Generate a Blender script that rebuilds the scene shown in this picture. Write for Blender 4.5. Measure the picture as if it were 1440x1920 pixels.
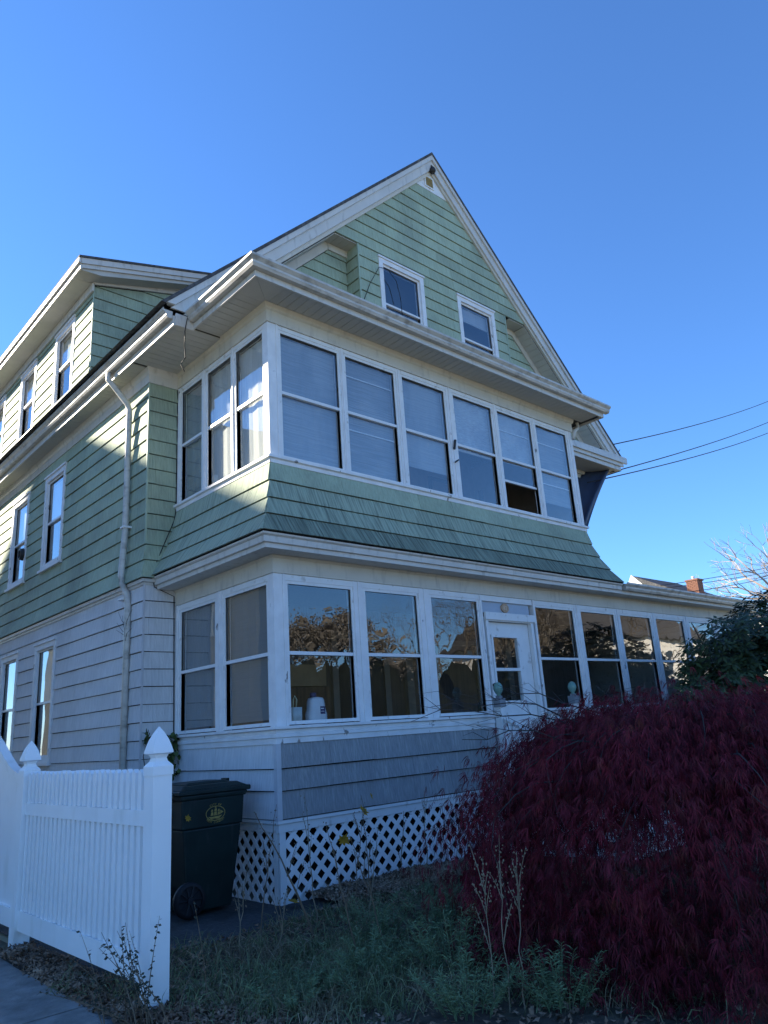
import bpy, math, random
import numpy as np
from mathutils import Vector, Matrix
for o in list(bpy.data.objects): bpy.data.objects.remove(o)
SC = bpy.context.scene
COL = SC.collection
R = random.Random(7)
NR = np.random.default_rng(7)

# ------------------------------------------------------------------ camera
CAM_POS = (-4.3928, -6.4775, 1.4914)
CAM_ROT = [[0.7419988, -0.1418202, -0.6552288], [-0.6671648, -0.2521295, -0.7009435], [-0.0657946, 0.9572449, -0.2816973]]
cd = bpy.data.cameras.new('camera'); cam = bpy.data.objects.new('camera', cd); COL.objects.link(cam)
m = Matrix(CAM_ROT).to_4x4(); m.translation = CAM_POS; cam.matrix_world = m
cd.sensor_fit = 'HORIZONTAL'; cd.sensor_width = 36.0; cd.lens = 35.003; cd.clip_start = 0.05; cd.clip_end = 3000
SC.camera = cam
# ------------------------------------------------------------------ sky, sun, exposure
SUN_DIR = Vector((-1.0, 1.9, 1.04)).normalized()
W = bpy.data.worlds.new('World'); SC.world = W; W.use_nodes = True
nt = W.node_tree; bg = nt.nodes['Background']
sk = nt.nodes.new('ShaderNodeTexSky'); sk.sky_type = 'NISHITA'; sk.sun_disc = False
sk.sun_elevation = math.asin(SUN_DIR.z); sk.sun_rotation = math.atan2(SUN_DIR.x, SUN_DIR.y)
sk.air_density = 1.0; sk.dust_density = 0.0; sk.ozone_density = 10.0; sk.altitude = 10
nt.links.new(sk.outputs[0], bg.inputs[0]); bg.inputs[1].default_value = 0.050
sl = bpy.data.lights.new('sun', 'SUN'); sl.energy = 3.0; sl.angle = math.radians(1.0); sl.color = (1.0, 0.89, 0.70)
so = bpy.data.objects.new('sun', sl); COL.objects.link(so); so.rotation_euler = SUN_DIR.to_track_quat('Z', 'Y').to_euler()
so.location = (-20, 30, 30)
SC.view_settings.view_transform = 'Standard'; SC.view_settings.look = 'None'
SC.view_settings.exposure = 2.66; SC.view_settings.gamma = 1.0; SC.view_settings.use_curve_mapping = False
SC.render.engine = 'CYCLES'
SC.cycles.max_bounces = 8; SC.cycles.transparent_max_bounces = 16

# ------------------------------------------------------------------ materials
MATS = {}
def mat(name, col, rough=0.7, var=0.12, scale=6.0, stretch=(1, 1, 1), bump=0.0, bscale=None, spec=0.3, island=0.0,
        col2=None, mix_scale=2.0, mix_lo=0.45, mix_hi=0.65, mix_stretch=(1, 1, 1), trans=0.0, metal=0.0):
    if name in MATS: return MATS[name]
    m = bpy.data.materials.new(name); m.use_nodes = True; MATS[name] = m
    t = m.node_tree; N = t.nodes; L = t.links; b = N['Principled BSDF']
    b.inputs['Roughness'].default_value = rough
    b.inputs['Specular IOR Level'].default_value = spec
    b.inputs['Metallic'].default_value = metal
    tc = N.new('ShaderNodeTexCoord')
    def noise(sc, st, det=5):
        mp = N.new('ShaderNodeMapping'); mp.inputs['Scale'].default_value = st
        L.new(tc.outputs['Object'], mp.inputs[0])
        n = N.new('ShaderNodeTexNoise'); n.inputs['Scale'].default_value = sc; n.inputs['Detail'].default_value = det
        L.new(mp.outputs[0], n.inputs[0]); return n
    n1 = noise(scale, stretch)
    mr = N.new('ShaderNodeMapRange'); mr.inputs[1].default_value = 0.3; mr.inputs[2].default_value = 0.7
    mr.inputs[3].default_value = 1 - var; mr.inputs[4].default_value = 1 + var
    L.new(n1.outputs[0], mr.inputs[0]); fac = mr.outputs[0]
    if island:
        g = N.new('ShaderNodeNewGeometry')
        r2 = N.new('ShaderNodeMapRange'); r2.inputs[3].default_value = 1 - island; r2.inputs[4].default_value = 1 + island
        L.new(g.outputs['Random Per Island'], r2.inputs[0])
        mu = N.new('ShaderNodeMath'); mu.operation = 'MULTIPLY'; L.new(fac, mu.inputs[0]); L.new(r2.outputs[0], mu.inputs[1]); fac = mu.outputs[0]
    base = N.new('ShaderNodeRGB'); base.outputs[0].default_value = (*col, 1); cc = base.outputs[0]
    if col2:
        n2 = noise(mix_scale, mix_stretch, 6)
        r3 = N.new('ShaderNodeMapRange'); r3.inputs[1].default_value = mix_lo; r3.inputs[2].default_value = mix_hi
        L.new(n2.outputs[0], r3.inputs[0])
        mx = N.new('ShaderNodeMix'); mx.data_type = 'RGBA'; L.new(r3.outputs[0], mx.inputs[0]); L.new(cc, mx.inputs[6]); mx.inputs[7].default_value = (*col2, 1); cc = mx.outputs[2]
    vm = N.new('ShaderNodeVectorMath'); vm.operation = 'SCALE'; L.new(cc, vm.inputs[0]); L.new(fac, vm.inputs['Scale'])
    L.new(vm.outputs[0], b.inputs['Base Color'])
    if bump:
        n3 = noise(bscale or scale * 3, stretch, 4)
        bp = N.new('ShaderNodeBump'); bp.inputs['Strength'].default_value = bump; bp.inputs['Distance'].default_value = 0.02
        L.new(n3.outputs[0], bp.inputs['Height']); L.new(bp.outputs[0], b.inputs['Normal'])
    if trans:
        tr = N.new('ShaderNodeBsdfTranslucent'); L.new(vm.outputs[0], tr.inputs[0])
        ms = N.new('ShaderNodeMixShader'); ms.inputs[0].default_value = trans
        L.new(b.outputs[0], ms.inputs[1]); L.new(tr.outputs[0], ms.inputs[2]); L.new(ms.outputs[0], N['Material Output'].inputs[0])
    return m

def glass(name, tint=(0.9, 0.94, 0.95), boost=0.13, wav=0.03, wsc=2.2):
    m = bpy.data.materials.new(name); m.use_nodes = True; MATS[name] = m
    t = m.node_tree; N = t.nodes; L = t.links; N.remove(N['Principled BSDF'])
    tc = N.new('ShaderNodeTexCoord'); n = N.new('ShaderNodeTexNoise'); n.inputs['Scale'].default_value = wsc; n.inputs['Detail'].default_value = 1.0
    L.new(tc.outputs['Object'], n.inputs[0])
    bp = N.new('ShaderNodeBump'); bp.inputs['Strength'].default_value = wav; bp.inputs['Distance'].default_value = 0.3; L.new(n.outputs[0], bp.inputs['Height'])
    ge = N.new('ShaderNodeNewGeometry'); dt = N.new('ShaderNodeVectorMath'); dt.operation = 'DOT_PRODUCT'
    L.new(ge.outputs['Normal'], dt.inputs[0]); L.new(ge.outputs['Incoming'], dt.inputs[1])
    def mth(op, a, b=None):
        n_ = N.new('ShaderNodeMath'); n_.operation = op
        for k, q in ((0, a), (1, b)):
            if q is None: continue
            if isinstance(q, (int, float)): n_.inputs[k].default_value = q
            else: L.new(q, n_.inputs[k])
        return n_.outputs[0]
    ab = mth('ABSOLUTE', dt.outputs['Value']); pw = mth('POWER', mth('SUBTRACT', 1.0, ab), 5.0 - 1.2)
    fr = mth('ADD', mth('MULTIPLY', pw, 1.0 - boost), boost)
    gl = N.new('ShaderNodeBsdfGlossy'); gl.inputs['Roughness'].default_value = 0.0; gl.inputs[0].default_value = (1, 1, 1, 1); L.new(bp.outputs[0], gl.inputs['Normal'])
    tr = N.new('ShaderNodeBsdfTransparent'); tr.inputs[0].default_value = (*tint, 1)
    mx = N.new('ShaderNodeMixShader'); L.new(fr, mx.inputs[0]); L.new(tr.outputs[0], mx.inputs[1]); L.new(gl.outputs[0], mx.inputs[2])
    L.new(mx.outputs[0], N['Material Output'].inputs[0]); return m

GREEN = mat('green_shingle', (0.33, 0.395, 0.285), 0.75, 0.13, 5, (9, 9, 0.7), 0.35, 14, island=0.11, col2=(0.225, 0.265, 0.205), mix_scale=1.4, mix_lo=0.45, mix_hi=0.78)
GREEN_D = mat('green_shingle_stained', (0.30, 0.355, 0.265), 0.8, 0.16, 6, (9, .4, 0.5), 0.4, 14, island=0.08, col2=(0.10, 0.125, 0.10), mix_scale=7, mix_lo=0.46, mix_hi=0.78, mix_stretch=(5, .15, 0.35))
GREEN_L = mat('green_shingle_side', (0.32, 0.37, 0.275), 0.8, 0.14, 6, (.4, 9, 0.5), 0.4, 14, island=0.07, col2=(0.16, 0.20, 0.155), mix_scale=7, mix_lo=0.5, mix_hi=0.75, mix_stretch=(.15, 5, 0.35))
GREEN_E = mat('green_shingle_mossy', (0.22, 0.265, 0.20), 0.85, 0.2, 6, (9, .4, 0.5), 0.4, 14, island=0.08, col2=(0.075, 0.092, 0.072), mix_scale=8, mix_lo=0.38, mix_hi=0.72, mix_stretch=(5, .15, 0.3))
GRAY = mat('gray_shingle', (0.60, 0.60, 0.605), 0.75, 0.09, 5, (9, 9, 0.7), 0.3, 14, island=0.04, col2=(0.50, 0.50, 0.505), mix_scale=1.3, mix_lo=0.5, mix_hi=0.8)
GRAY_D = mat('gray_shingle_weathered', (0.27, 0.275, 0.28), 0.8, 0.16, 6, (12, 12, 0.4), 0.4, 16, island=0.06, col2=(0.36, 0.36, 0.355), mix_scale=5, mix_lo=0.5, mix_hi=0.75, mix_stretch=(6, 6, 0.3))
BEAD_G = mat('green_corner', (0.33, 0.41, 0.31), 0.6, 0.08)
BEAD_W = mat('gray_corner', (0.5, 0.5, 0.52), 0.6, 0.08)
TRIM = mat('cream_trim', (0.56, 0.52, 0.44), 0.55, 0.07, 3, bump=0.06, col2=(0.40, 0.37, 0.32), mix_scale=4, mix_lo=0.55, mix_hi=0.8, mix_stretch=(3, 3, .8))
FASC = mat('white_fascia', (0.56, 0.545, 0.51), 0.45, 0.07, 2, (1, 1, 1), spec=0.35, col2=(0.38, 0.365, 0.33), mix_scale=5, mix_lo=0.55, mix_hi=0.78, mix_stretch=(2.5, 2.5, .6))
GUT = mat('gutter_metal', (0.50, 0.48, 0.44), 0.42, 0.1, 3, (1, 1, 6), spec=0.4, col2=(0.24, 0.225, 0.20), mix_scale=3.5, mix_lo=0.5, mix_hi=0.75, mix_stretch=(2, 2, 3))
SOFF = mat('soffit_vinyl', (0.47, 0.455, 0.41), 0.6, 0.08, 3, island=.06)
PAINT = mat('white_paint', (0.70, 0.71, 0.71), 0.5, 0.05, 6, bump=0.08, col2=(0.46, 0.45, 0.43), mix_scale=9, mix_lo=0.6, mix_hi=0.72)
PEEL = mat('white_paint_peeling', (0.70, 0.705, 0.71), 0.6, 0.08, 6, bump=0.15, col2=(0.24, 0.23, 0.22), mix_scale=5, mix_lo=0.66, mix_hi=0.70, mix_stretch=(2, 2, 1.2))
SASH = mat('aluminium_sash', (0.70, 0.71, 0.72), 0.4, 0.04, 6)
ROOF = mat('roof_shingle', (0.06, 0.06, 0.065), 0.9, 0.25, 9, bump=0.3, col2=(0.1, 0.1, 0.1), mix_scale=12)
VINYL = mat('white_vinyl', (0.87, 0.875, 0.88), 0.4, 0.03, 3, spec=0.4, col2=(0.74, 0.74, 0.71), mix_scale=2.5, mix_lo=.58, mix_hi=.8, mix_stretch=(2, 2, .6))
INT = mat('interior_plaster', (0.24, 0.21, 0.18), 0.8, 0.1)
GAP_SHADE = mat('gap_shade_backing', (0.018, 0.018, 0.02), 0.9, 0.1)  # near-black backing paints the shade lines under the shingle courses
GROOVE = mat('soffit_groove', (0.07, 0.068, 0.06), 0.9, 0.05)  # dark backing colour stands for the shade between soffit boards
WOODI = mat('interior_wood', (0.13, 0.065, 0.035), 0.6, 0.25, 4, (6, 6, 0.6))
FABRIC = mat('window_shade', (0.31, 0.33, 0.35), 0.9, 0.16, 4, (0.4, 0.4, 26), bump=0.5, bscale=5, col2=(0.22, 0.24, 0.26), mix_scale=2, mix_lo=.45, mix_hi=.7, mix_stretch=(1.2, 1.2, .5))
FABRIC_D = mat('dim_blind', (0.20, 0.205, 0.21), 0.9, 0.08, 10, (0.3, 0.3, 30), bump=0.15)
CURT = mat('white_curtain', (0.84, 0.83, 0.80), 0.9, 0.1, 6, (14, 14, 0.4), bump=0.3, trans=0.3)
FABRIC_B = mat('window_shade_grey', (0.23, 0.245, 0.26), 0.9, 0.2, 4, (0.5, 0.5, 18), bump=0.5, bscale=5, col2=(0.30, 0.31, 0.32), mix_scale=1.6, mix_lo=.45, mix_hi=.7)
FABRIC_C = mat('window_shade_pale', (0.40, 0.42, 0.44), 0.9, 0.18, 4, (3, 3, 14), bump=0.5, bscale=5, col2=(0.28, 0.30, 0.33), mix_scale=2.2, mix_lo=.4, mix_hi=.7)
CARTON = mat('cardboard', (0.35, 0.22, 0.12), 0.9, 0.1)
GLASS_U = glass('glass_upper', boost=0.13, wav=0.008)
GLASS_L = glass('glass_lower', boost=0.10, wav=0.007, wsc=3.0)
GLASS_S = glass('glass_side', boost=0.15, wav=0.004)
CONC = mat('concrete', (0.19, 0.188, 0.18), 0.9, 0.28, 7, bump=0.5, bscale=45, col2=(0.13, 0.13, 0.13), mix_scale=2.4, mix_lo=0.5, mix_hi=0.75)
ASPH = mat('asphalt', (0.06, 0.062, 0.065), 0.9, 0.3, 30, bump=0.5, bscale=90, col2=(0.03, 0.03, 0.03), mix_scale=2)
SOIL = mat('soil', (0.075, 0.055, 0.042), 0.95, 0.4, 8, bump=0.8, bscale=20, col2=(0.085, 0.08, 0.05), mix_scale=1.5)
LAWN = mat('dry_lawn', (0.30, 0.285, 0.22), 0.95, 0.2, 0.6, bump=0.3, bscale=8, col2=(0.17, 0.19, 0.09), mix_scale=0.15)
ROAD = mat('road_asphalt', (0.21, 0.21, 0.205), 0.9, 0.15, 6, bump=0.3, bscale=60)
BINM = mat('bin_plastic', (0.007, 0.018, 0.016), 0.5, 0.3, 5, spec=0.35, col2=(0.03, 0.035, 0.033), mix_scale=9, mix_lo=.6, mix_hi=.85, mix_stretch=(2, 2, .4))
BLACK = mat('black_rubber', (0.012, 0.012, 0.014), 0.6, 0.1)
GOLD = mat('gold_print', (0.33, 0.24, 0.07), 0.6, 0.15, 30)
DARKM = mat('dark_metal', (0.03, 0.028, 0.027), 0.5, 0.1)
WIRE = mat('wire_black', (0.012, 0.012, 0.014), 0.6, 0.05)
BRICK = mat('brick', (0.19, 0.09, 0.062), 0.9, 0.2, 14, island=0.18)
TARP = mat('blue_tarp', (0.035, 0.05, 0.09), 0.55, 0.15, 3, spec=0.4)
BARK = mat('bark', (0.10, 0.085, 0.07), 0.95, 0.25, 12, bump=0.4)
BARK_P = mat('pale_bark', (0.42, 0.34, 0.28), 0.95, 0.2, 5)

# ------------------------------------------------------------------ mesh helpers
PINV = {}
class MB:
    def __init__(s): s.v = []; s.f = []
    def add(s, vs, fs):
        k = len(s.v); s.v += [tuple(p) for p in vs]; s.f += [tuple(i + k for i in f) for f in fs]; return s
    def box(s, x0, x1, y0, y1, z0, z1):
        x0, x1 = sorted((x0, x1)); y0, y1 = sorted((y0, y1)); z0, z1 = sorted((z0, z1))
        return s.add([(x0, y0, z0), (x1, y0, z0), (x1, y1, z0), (x0, y1, z0), (x0, y0, z1), (x1, y0, z1), (x1, y1, z1), (x0, y1, z1)],
                     [(0, 3, 2, 1), (4, 5, 6, 7), (0, 1, 5, 4), (1, 2, 6, 5), (2, 3, 7, 6), (3, 0, 4, 7)])
    def prism(s, pts, vec):
        n = len(pts); vec = Vector(vec); q = [tuple(Vector(p) + vec) for p in pts]
        return s.add(list(pts) + q, [tuple(range(n))[::-1], tuple(range(n, 2 * n))] + [(i, (i + 1) % n, n + (i + 1) % n, n + i) for i in range(n)])
    def tube(s, pts, rad, n=6, cap=True):
        pts = [Vector(p) for p in pts]; rs = rad if isinstance(rad, (list, tuple)) else [rad] * len(pts)
        rings = []; up = Vector((0.13, 0.31, 0.94))
        for i, p in enumerate(pts):
            d = (pts[min(i + 1, len(pts) - 1)] - pts[max(i - 1, 0)]).normalized()
            a = d.cross(up)
            if a.length < 1e-3: a = d.cross(Vector((1, 0, 0)))
            a.normalize(); b = d.cross(a)
            rings.append([tuple(p + (a * math.cos(2 * math.pi * j / n) + b * math.sin(2 * math.pi * j / n)) * rs[i]) for j in range(n)])
        vs = [q for r in rings for q in r]
        fs = [(i * n + j, i * n + (j + 1) % n, (i + 1) * n + (j + 1) % n, (i + 1) * n + j) for i in range(len(pts) - 1) for j in range(n)]
        if cap: fs += [tuple(range(n))[::-1], tuple(range((len(pts) - 1) * n, len(pts) * n))]
        return s.add(vs, fs)
    def lathe(s, prof, c, n=16, axis='Z'):
        vs = []
        for r, h in prof:
            for j in range(n):
                a = 2 * math.pi * j / n; x, y = r * math.cos(a), r * math.sin(a)
                vs.append((c[0] + x, c[1] + y, c[2] + h) if axis == 'Z' else ((c[0] + x, c[1] + h, c[2] + y) if axis == 'Y' else (c[0] + h, c[1] + x, c[2] + y)))
        k = len(prof)
        fs = [(i * n + j, i * n + (j + 1) % n, (i + 1) * n + (j + 1) % n, (i + 1) * n + j) for i in range(k - 1) for j in range(n)]
        return s.add(vs, fs + [tuple(range(n))[::-1], tuple(range((k - 1) * n, k * n))])
    def sweep(s, path, prof):
        """path: 2D points; prof: (outward offset, z), outward = right side of travel"""
        n = len(path); k = len(prof); P = [Vector(p) for p in path]; rings = []
        for i in range(n):
            def nor(a, b): d = (b - a).normalized(); return Vector((d.y, -d.x))
            if i == 0: o = nor(P[0], P[1])
            elif i == n - 1: o = nor(P[-2], P[-1])
            else:
                a, b = nor(P[i - 1], P[i]), nor(P[i], P[i + 1]); o = (a + b) / (1 + a.dot(b))
            rings.append([(P[i].x + o.x * d, P[i].y + o.y * d, z) for d, z in prof])
        vs = [q for r in rings for q in r]
        fs = [(i * k + j, i * k + (j + 1) % k, (i + 1) * k + (j + 1) % k, (i + 1) * k + j) for i in range(n - 1) for j in range(k)]
        return s.add(vs, fs + [tuple(range(k))[::-1], tuple(range((n - 1) * k, n * k))])
    def obj(s, name, m, parent=None, smooth=False):
        me = bpy.data.meshes.new(name); me.from_pydata(s.v, [], s.f); me.update()
        return mobj(name, me, m, parent, smooth)

def mobj(name, me, m, parent=None, smooth=False):
    if m and not me.materials: me.materials.append(m)
    if smooth: me.polygons.foreach_set('use_smooth', [True] * len(me.polygons))
    o = bpy.data.objects.new(name, me); COL.objects.link(o)
    if parent: setp(o, parent)
    return o
def setp(o, parent):
    o.parent = parent
    o.matrix_parent_inverse = PINV.get(parent.name, Matrix.Identity(4))
def inst(src, parent, loc, rot=None):
    o = src.copy(); COL.objects.link(o); o.location = loc
    if rot: o.rotation_euler = rot
    if parent: setp(o, parent)
    return o
def thing(name, label, cat, loc=(0, 0, 0), group=None):
    o = bpy.data.objects.new(name, None); COL.objects.link(o); o.location = loc; o.empty_display_size = 0.2
    PINV[o.name] = Matrix.Translation(Vector(loc)).inverted()
    return tag(o, label, cat, group)
def tag(o, label, cat=None, group=None, kind=None):
    if label: o['label'] = label
    if cat: o['category'] = cat
    if group: o['group'] = group
    if kind: o['kind'] = kind
    return o
def npmesh(name, V, F, m, parent=None):
    """V (n,3); F (k,3 or 4)"""
    V = np.asarray(V, np.float32); F = np.asarray(F, np.int32); k = F.shape[1]
    me = bpy.data.meshes.new(name); me.vertices.add(len(V)); me.vertices.foreach_set('co', V.ravel())
    me.loops.add(F.size); me.loops.foreach_set('vertex_index', F.ravel()); me.polygons.add(len(F))
    me.polygons.foreach_set('loop_start', np.arange(0, F.size, k, dtype=np.int32)); me.update(calc_edges=True); me.validate()
    return mobj(name, me, m, parent)

class Plane:
    """wall plane: map (u, z, d) with d outward"""
    def __init__(s, kind, c, fl=None): s.k = kind; s.c = c; s.fl = fl
    def __call__(s, u, z, d=0.0):
        if s.fl: d = d + s.fl(z)
        return (u, s.c - d, z) if s.k == 'Y-' else (u, s.c + d, z) if s.k == 'Y+' else (s.c - d, u, z) if s.k == 'X-' else (s.c + d, u, z)
    def box(s, mb, u0, u1, z0, z1, d0, d1):
        a, b = s(u0, z0, d0), s(u1, z1, d1); return mb.box(a[0], b[0], a[1], b[1], a[2], b[2])
def cells(u0, u1, z0, z1, ops):
    us = sorted({u0, u1, *[min(max(u, u0), u1) for o in ops for u in o[:2]]}); out = []
    for a, b in zip(us, us[1:]):
        if b - a < 1e-4: continue
        mid = (a + b) / 2; segs = [(z0, z1)]
        for o in ops:
            if o[0] < mid < o[1]:
                ns = []
                for p, q in segs:
                    if o[3] <= p or o[2] >= q: ns.append((p, q)); continue
                    if o[2] > p: ns.append((p, o[2]))
                    if o[3] < q: ns.append((o[3], q))
                segs = ns
        for p, q in segs: out.append([a, b, p, q])
    out.sort(key=lambda r: (r[2], r[3], r[0])); mg = []
    for r in out:
        if mg and abs(mg[-1][1] - r[0]) < 1e-5 and mg[-1][2:] == r[2:]: mg[-1][1] = r[1]
        else: mg.append(r)
    return mg
def clip(poly, hp):
    for a, b, c in hp:
        out = []; n = len(poly)
        for i in range(n):
            p, q = poly[i], poly[(i + 1) % n]; dp, dq = a * p[0] + b * p[1] + c, a * q[0] + b * q[1] + c
            if dp >= 0: out.append(p)
            if dp * dq < 0: t = dp / (dp - dq); out.append((p[0] + (q[0] - p[0]) * t, p[1] + (q[1] - p[1]) * t))
        poly = out
        if len(poly) < 3: return []
    return poly
def siding(pl, u0, u1, rows, m, parent, ops=(), hp=(), w=0.61, thick=0.018, gap=0.009, name='shingle_course', mats=None):
    for ri, (zb, zt) in enumerate(rows):
        off = ((ri + int(round(zb * 100))) % 2) * w / 2 + R.uniform(-.05, .05)
        for a, b, p, q in cells(u0, u1, zb, zt, ops):
            if q - p < 0.012 or b - a < 0.012: continue
            mb = MB(); k0 = math.floor((a - off) / w); x = off + k0 * w
            while x < b:
                s0, s1 = max(a, x) + .0009, min(b, x + w) - .0009; x += w
                if s1 - s0 < 0.01: continue
                jb = gap + R.uniform(-.0025, .0025) if p == zb else 0; jd = R.uniform(0, .003)
                po = clip([(s0, p + jb), (s1, p + jb), (s1, q), (s0, q)], hp)
                if not po: continue
                n = len(po)
                fr = [pl(u, z, .003 + jd + thick * (zt - z) / (zt - zb)) for u, z in po]; bk = [pl(u, z, -.004) for u, z in po]
                mb.add(fr + bk, [tuple(range(n))] + [(i, (i + 1) % n, n + (i + 1) % n, n + i) for i in range(n)])
            if mb.v: mb.obj(name, (mats or {}).get(ri, m), parent)
def rows(z0, z1, n): return [(z0 + (z1 - z0) * i / n, z0 + (z1 - z0) * (i + 1) / n) for i in range(n)]
def pane(pl, u0, u1, z0, z1, d, m, parent, name='pane'):
    q = [pl(u0, z0, d), pl(u1, z0, d), pl(u1, z1, d), pl(u0, z1, d)]
    if pl.k in ('X-', 'Y+'): q = q[::-1]
    return MB().add(q, [(0, 1, 2, 3)]).obj(name, m, parent)
def ring(mb, pl, u0, u1, z0, z1, w, d0, d1):
    pl.box(mb, u0 - w, u0, z0 - w, z1 + w, d0, d1); pl.box(mb, u1, u1 + w, z0 - w, z1 + w, d0, d1)
    pl.box(mb, u0, u1, z1, z1 + w, d0 + .001, d1 - .001); pl.box(mb, u0, u1, z0 - w, z0, d0 + .001, d1 - .001)
def window(pl, u0, u1, z0, z1, zm, parent, gm, fw=.035, shade=None, shade_m=None, casing=0, open_=0, dg=-.03, label=None, shade_l=0.0):
    mb = MB(); ring(mb, pl, u0, u1, z0, z1, fw, -.07, -.008)
    ring(mb, pl, u0 + .0, u1 - .0, z0 + .0, z1 - .0, fw * .45, -.082, -.022)
    if casing:
        ring(mb, pl, u0 - fw, u1 + fw, z0 - fw, z1 + fw, casing, -.02, .026)
        pl.box(mb, u0 - fw - casing - .03, u1 + fw + casing + .03, z0 - fw - casing - .03, z0 - fw - casing + .012, 0, .06)
        pl.box(mb, u0 - fw - casing - .015, u1 + fw + casing + .015, z1 + fw + casing - .005, z1 + fw + casing + .03, 0, .045)
    f = mb.obj('window', PEEL if casing else PAINT, parent)
    if label: f['label'] = label
    mb = MB(); pl.box(mb, u0, u1, zm - .018, zm + .018, dg - .03, dg + .012); mb.obj('meeting_rail', SASH, f)
    pane(pl, u0, u1, zm + .018, z1, dg, gm, f)
    if not open_: pane(pl, u0, u1, z0, zm - .018, dg - .022, gm, f)
    else:
        mb = MB(); pl.box(mb, u0, u1, z0 + open_, z0 + open_ + .035, dg - .045, dg - .01); mb.obj('raised_sash_rail', SASH, f)
        pane(pl, u0, u1, z0 + open_ + .035, zm - .018, dg - .022, gm, f)
    if shade:
        zb = z1 - (z1 - z0) * shade; mb = MB(); nn = 10
        vs = []; 
        for i in range(nn + 1):
            u = u0 - .03 + (u1 - u0 + .06) * i / nn; dd = -.095 + .006 * math.sin(i * 1.9)
            vs += [pl(u, zb, dd), pl(u, z1, dd)]
        mb.add(vs, [(2 * i, 2 * i + 2, 2 * i + 3, 2 * i + 1) for i in range(nn)])
        pl.box(mb, u0 + .01, u1 - .01, zb - .015, zb + .008, -.102, -.085)
        mb.obj('shade', shade_m or FABRIC, f)
    return f
# ================================================================== the setting
def sheet(name, pts, z, m, label=None):
    o = MB().add([(x, y, z) for x, y in pts], [tuple(range(len(pts)))]).obj(name, m); return tag(o, label, kind='structure')
sheet('ground', [(-900, -900), (900, -900), (900, 900), (-900, 900)], -0.02, LAWN, 'dry lawn around the house')
sheet('road', [(-60, -17), (90, -17), (90, -9.5), (-60, -9.5)], -0.012, ROAD, 'asphalt street in front of the yard')
# asphalt strip where the bin stands, between fence and porch
sheet('asphalt_path', [(-2.02, -0.75), (-1.3, -0.62), (-0.5, -0.62), (0.15, -0.72), (0.55, -0.55), (0.5, -0.1), (-0.02, 0.05), (-0.02, 2.1), (-0.42, 2.1), (-0.42, 13), (-2.02, 13)], -0.008, ASPH, 'dark asphalt path beside the porch corner')
drv = MB().add([(x, y, -.016) for x, y in ((-5.4, -9.4), (-2.22, -9.4), (-2.22, 14), (-5.4, 14))], [(0, 1, 2, 3)]).obj('driveway', CONC); tag(drv, 'grey cracked concrete driveway outside the white fence', kind='structure')
rr = random.Random(3)
ys = [-9.3, -6.9, -4.6, -2.75, -1.3, 0.12, 1.7, 3.3, 5.2, 8.0, 11.0, 14.0]
for a, b in zip(ys, ys[1:]):
    for x0, x1 in ((-5.35, -3.82), (-3.80, -2.28)):
        j = rr.uniform(-.006, .006)
        MB().prism([(x0 + .008, a + .012, -.03), (x1 - .008 + rr.uniform(-.06, .02) * (x1 > -3), a + .012 + rr.uniform(-.02, .02), -.03), (x1 - .008 + rr.uniform(-.06, .02) * (x1 > -3), b - .012, -.03), (x0 + .008, b - .012, -.03)], (0, 0, .036 + j)).obj('concrete_slab', CONC, drv)

sheet('garden_soil', [(-2.32, -8.6), (9.2, -8.6), (9.2, .3), (-2.1, .3), (-2.1, 13), (-2.32, 13)], -0.0125, SOIL, 'dark soil under the garden bed')
# ================================================================== the house
H = thing('house', 'two-and-a-half-storey shingled house, green above and grey below, with glazed porches', 'house', (0, 0, 0))
XW, YH, YB, XR = -0.41, 2.193, 13.0, 9.15
pL = Plane('X-', XW); pRet = Plane('Y-', YH)
kick = lambda z: .05 * max(0, (3.98 - z) / .42) ** 2
pLg = Plane('X-', XW, kick); pRetg = Plane('Y-', YH, kick)
# --- openings on the side wall (u0,u1,z0,z1 of casing)
Y1, Y2, Y3 = (5.14, 6.07), (6.88, 7.78), (8.9, 9.8)
sideops = [(a, b, 1.36, 3.15) for a, b in (Y1, Y2, Y3)] + [(a, b, 4.34, 5.95) for a, b in (Y1, Y2, Y3)]
mb = MB()
for a, b, p, q in cells(YH + .004, YB, 0, 6.62, sideops): mb.box(XW + .003, XW + .12, a, b, p, q)
WALL = mb.obj('side_wall', GAP_SHADE, H)
grows = [(3.50, 3.735)] + rows(3.735, 6.17, 12)
wrows = rows(0.33, 3.43, 15)
def kicked(pl, u0, u1, rws, m_, par, ops, c):
    for i, (zb, zt) in enumerate(rws):
        kb, kt = kick(zb), kick(zt); k = (kt - kb) / (zt - zb)
        siding(pl, u0 - .08, u1, [(zb, zt)], m_, par, ops, hp=[(1, k, kb - k * zb - c)], w=.61 + .0001 * i)
kicked(pLg, YH, YB, grows, GREEN, WALL, sideops, YH)
siding(pL, YH, YB, wrows, GRAY, WALL, sideops)
mb = MB(); mb.box(XW + .004, 0.05, YH + .0, YH + .1, 0, 6.62); RET = mb.obj('front_wall', GAP_SHADE, H)
kicked(pRetg, XW, -.001, grows, GREEN, RET, (), XW); siding(pRet, XW, -.001, wrows, GRAY, RET)
mb = MB(); mb.box(XW - .02, XW + .002, YH - .02, YH + .005, 3.95, 6.16); mb.obj('corner_bead', BEAD_G, H)
mb = MB(); mb.box(XW - .019, XW + .002, YH - .019, YH + .005, .33, 3.43); mb.obj('corner_bead', BEAD_W, H)
mb = MB(); mb.sweep([(XW, YB), (XW, YH), (-.002, YH)], [(-.0, 3.425), (.02, 3.425), (.024, 3.45), (.05, 3.46), (.052, 3.485), (.06, 3.495), (0, 3.50)]); mb.obj('belt_moulding', FASC, H)
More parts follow.
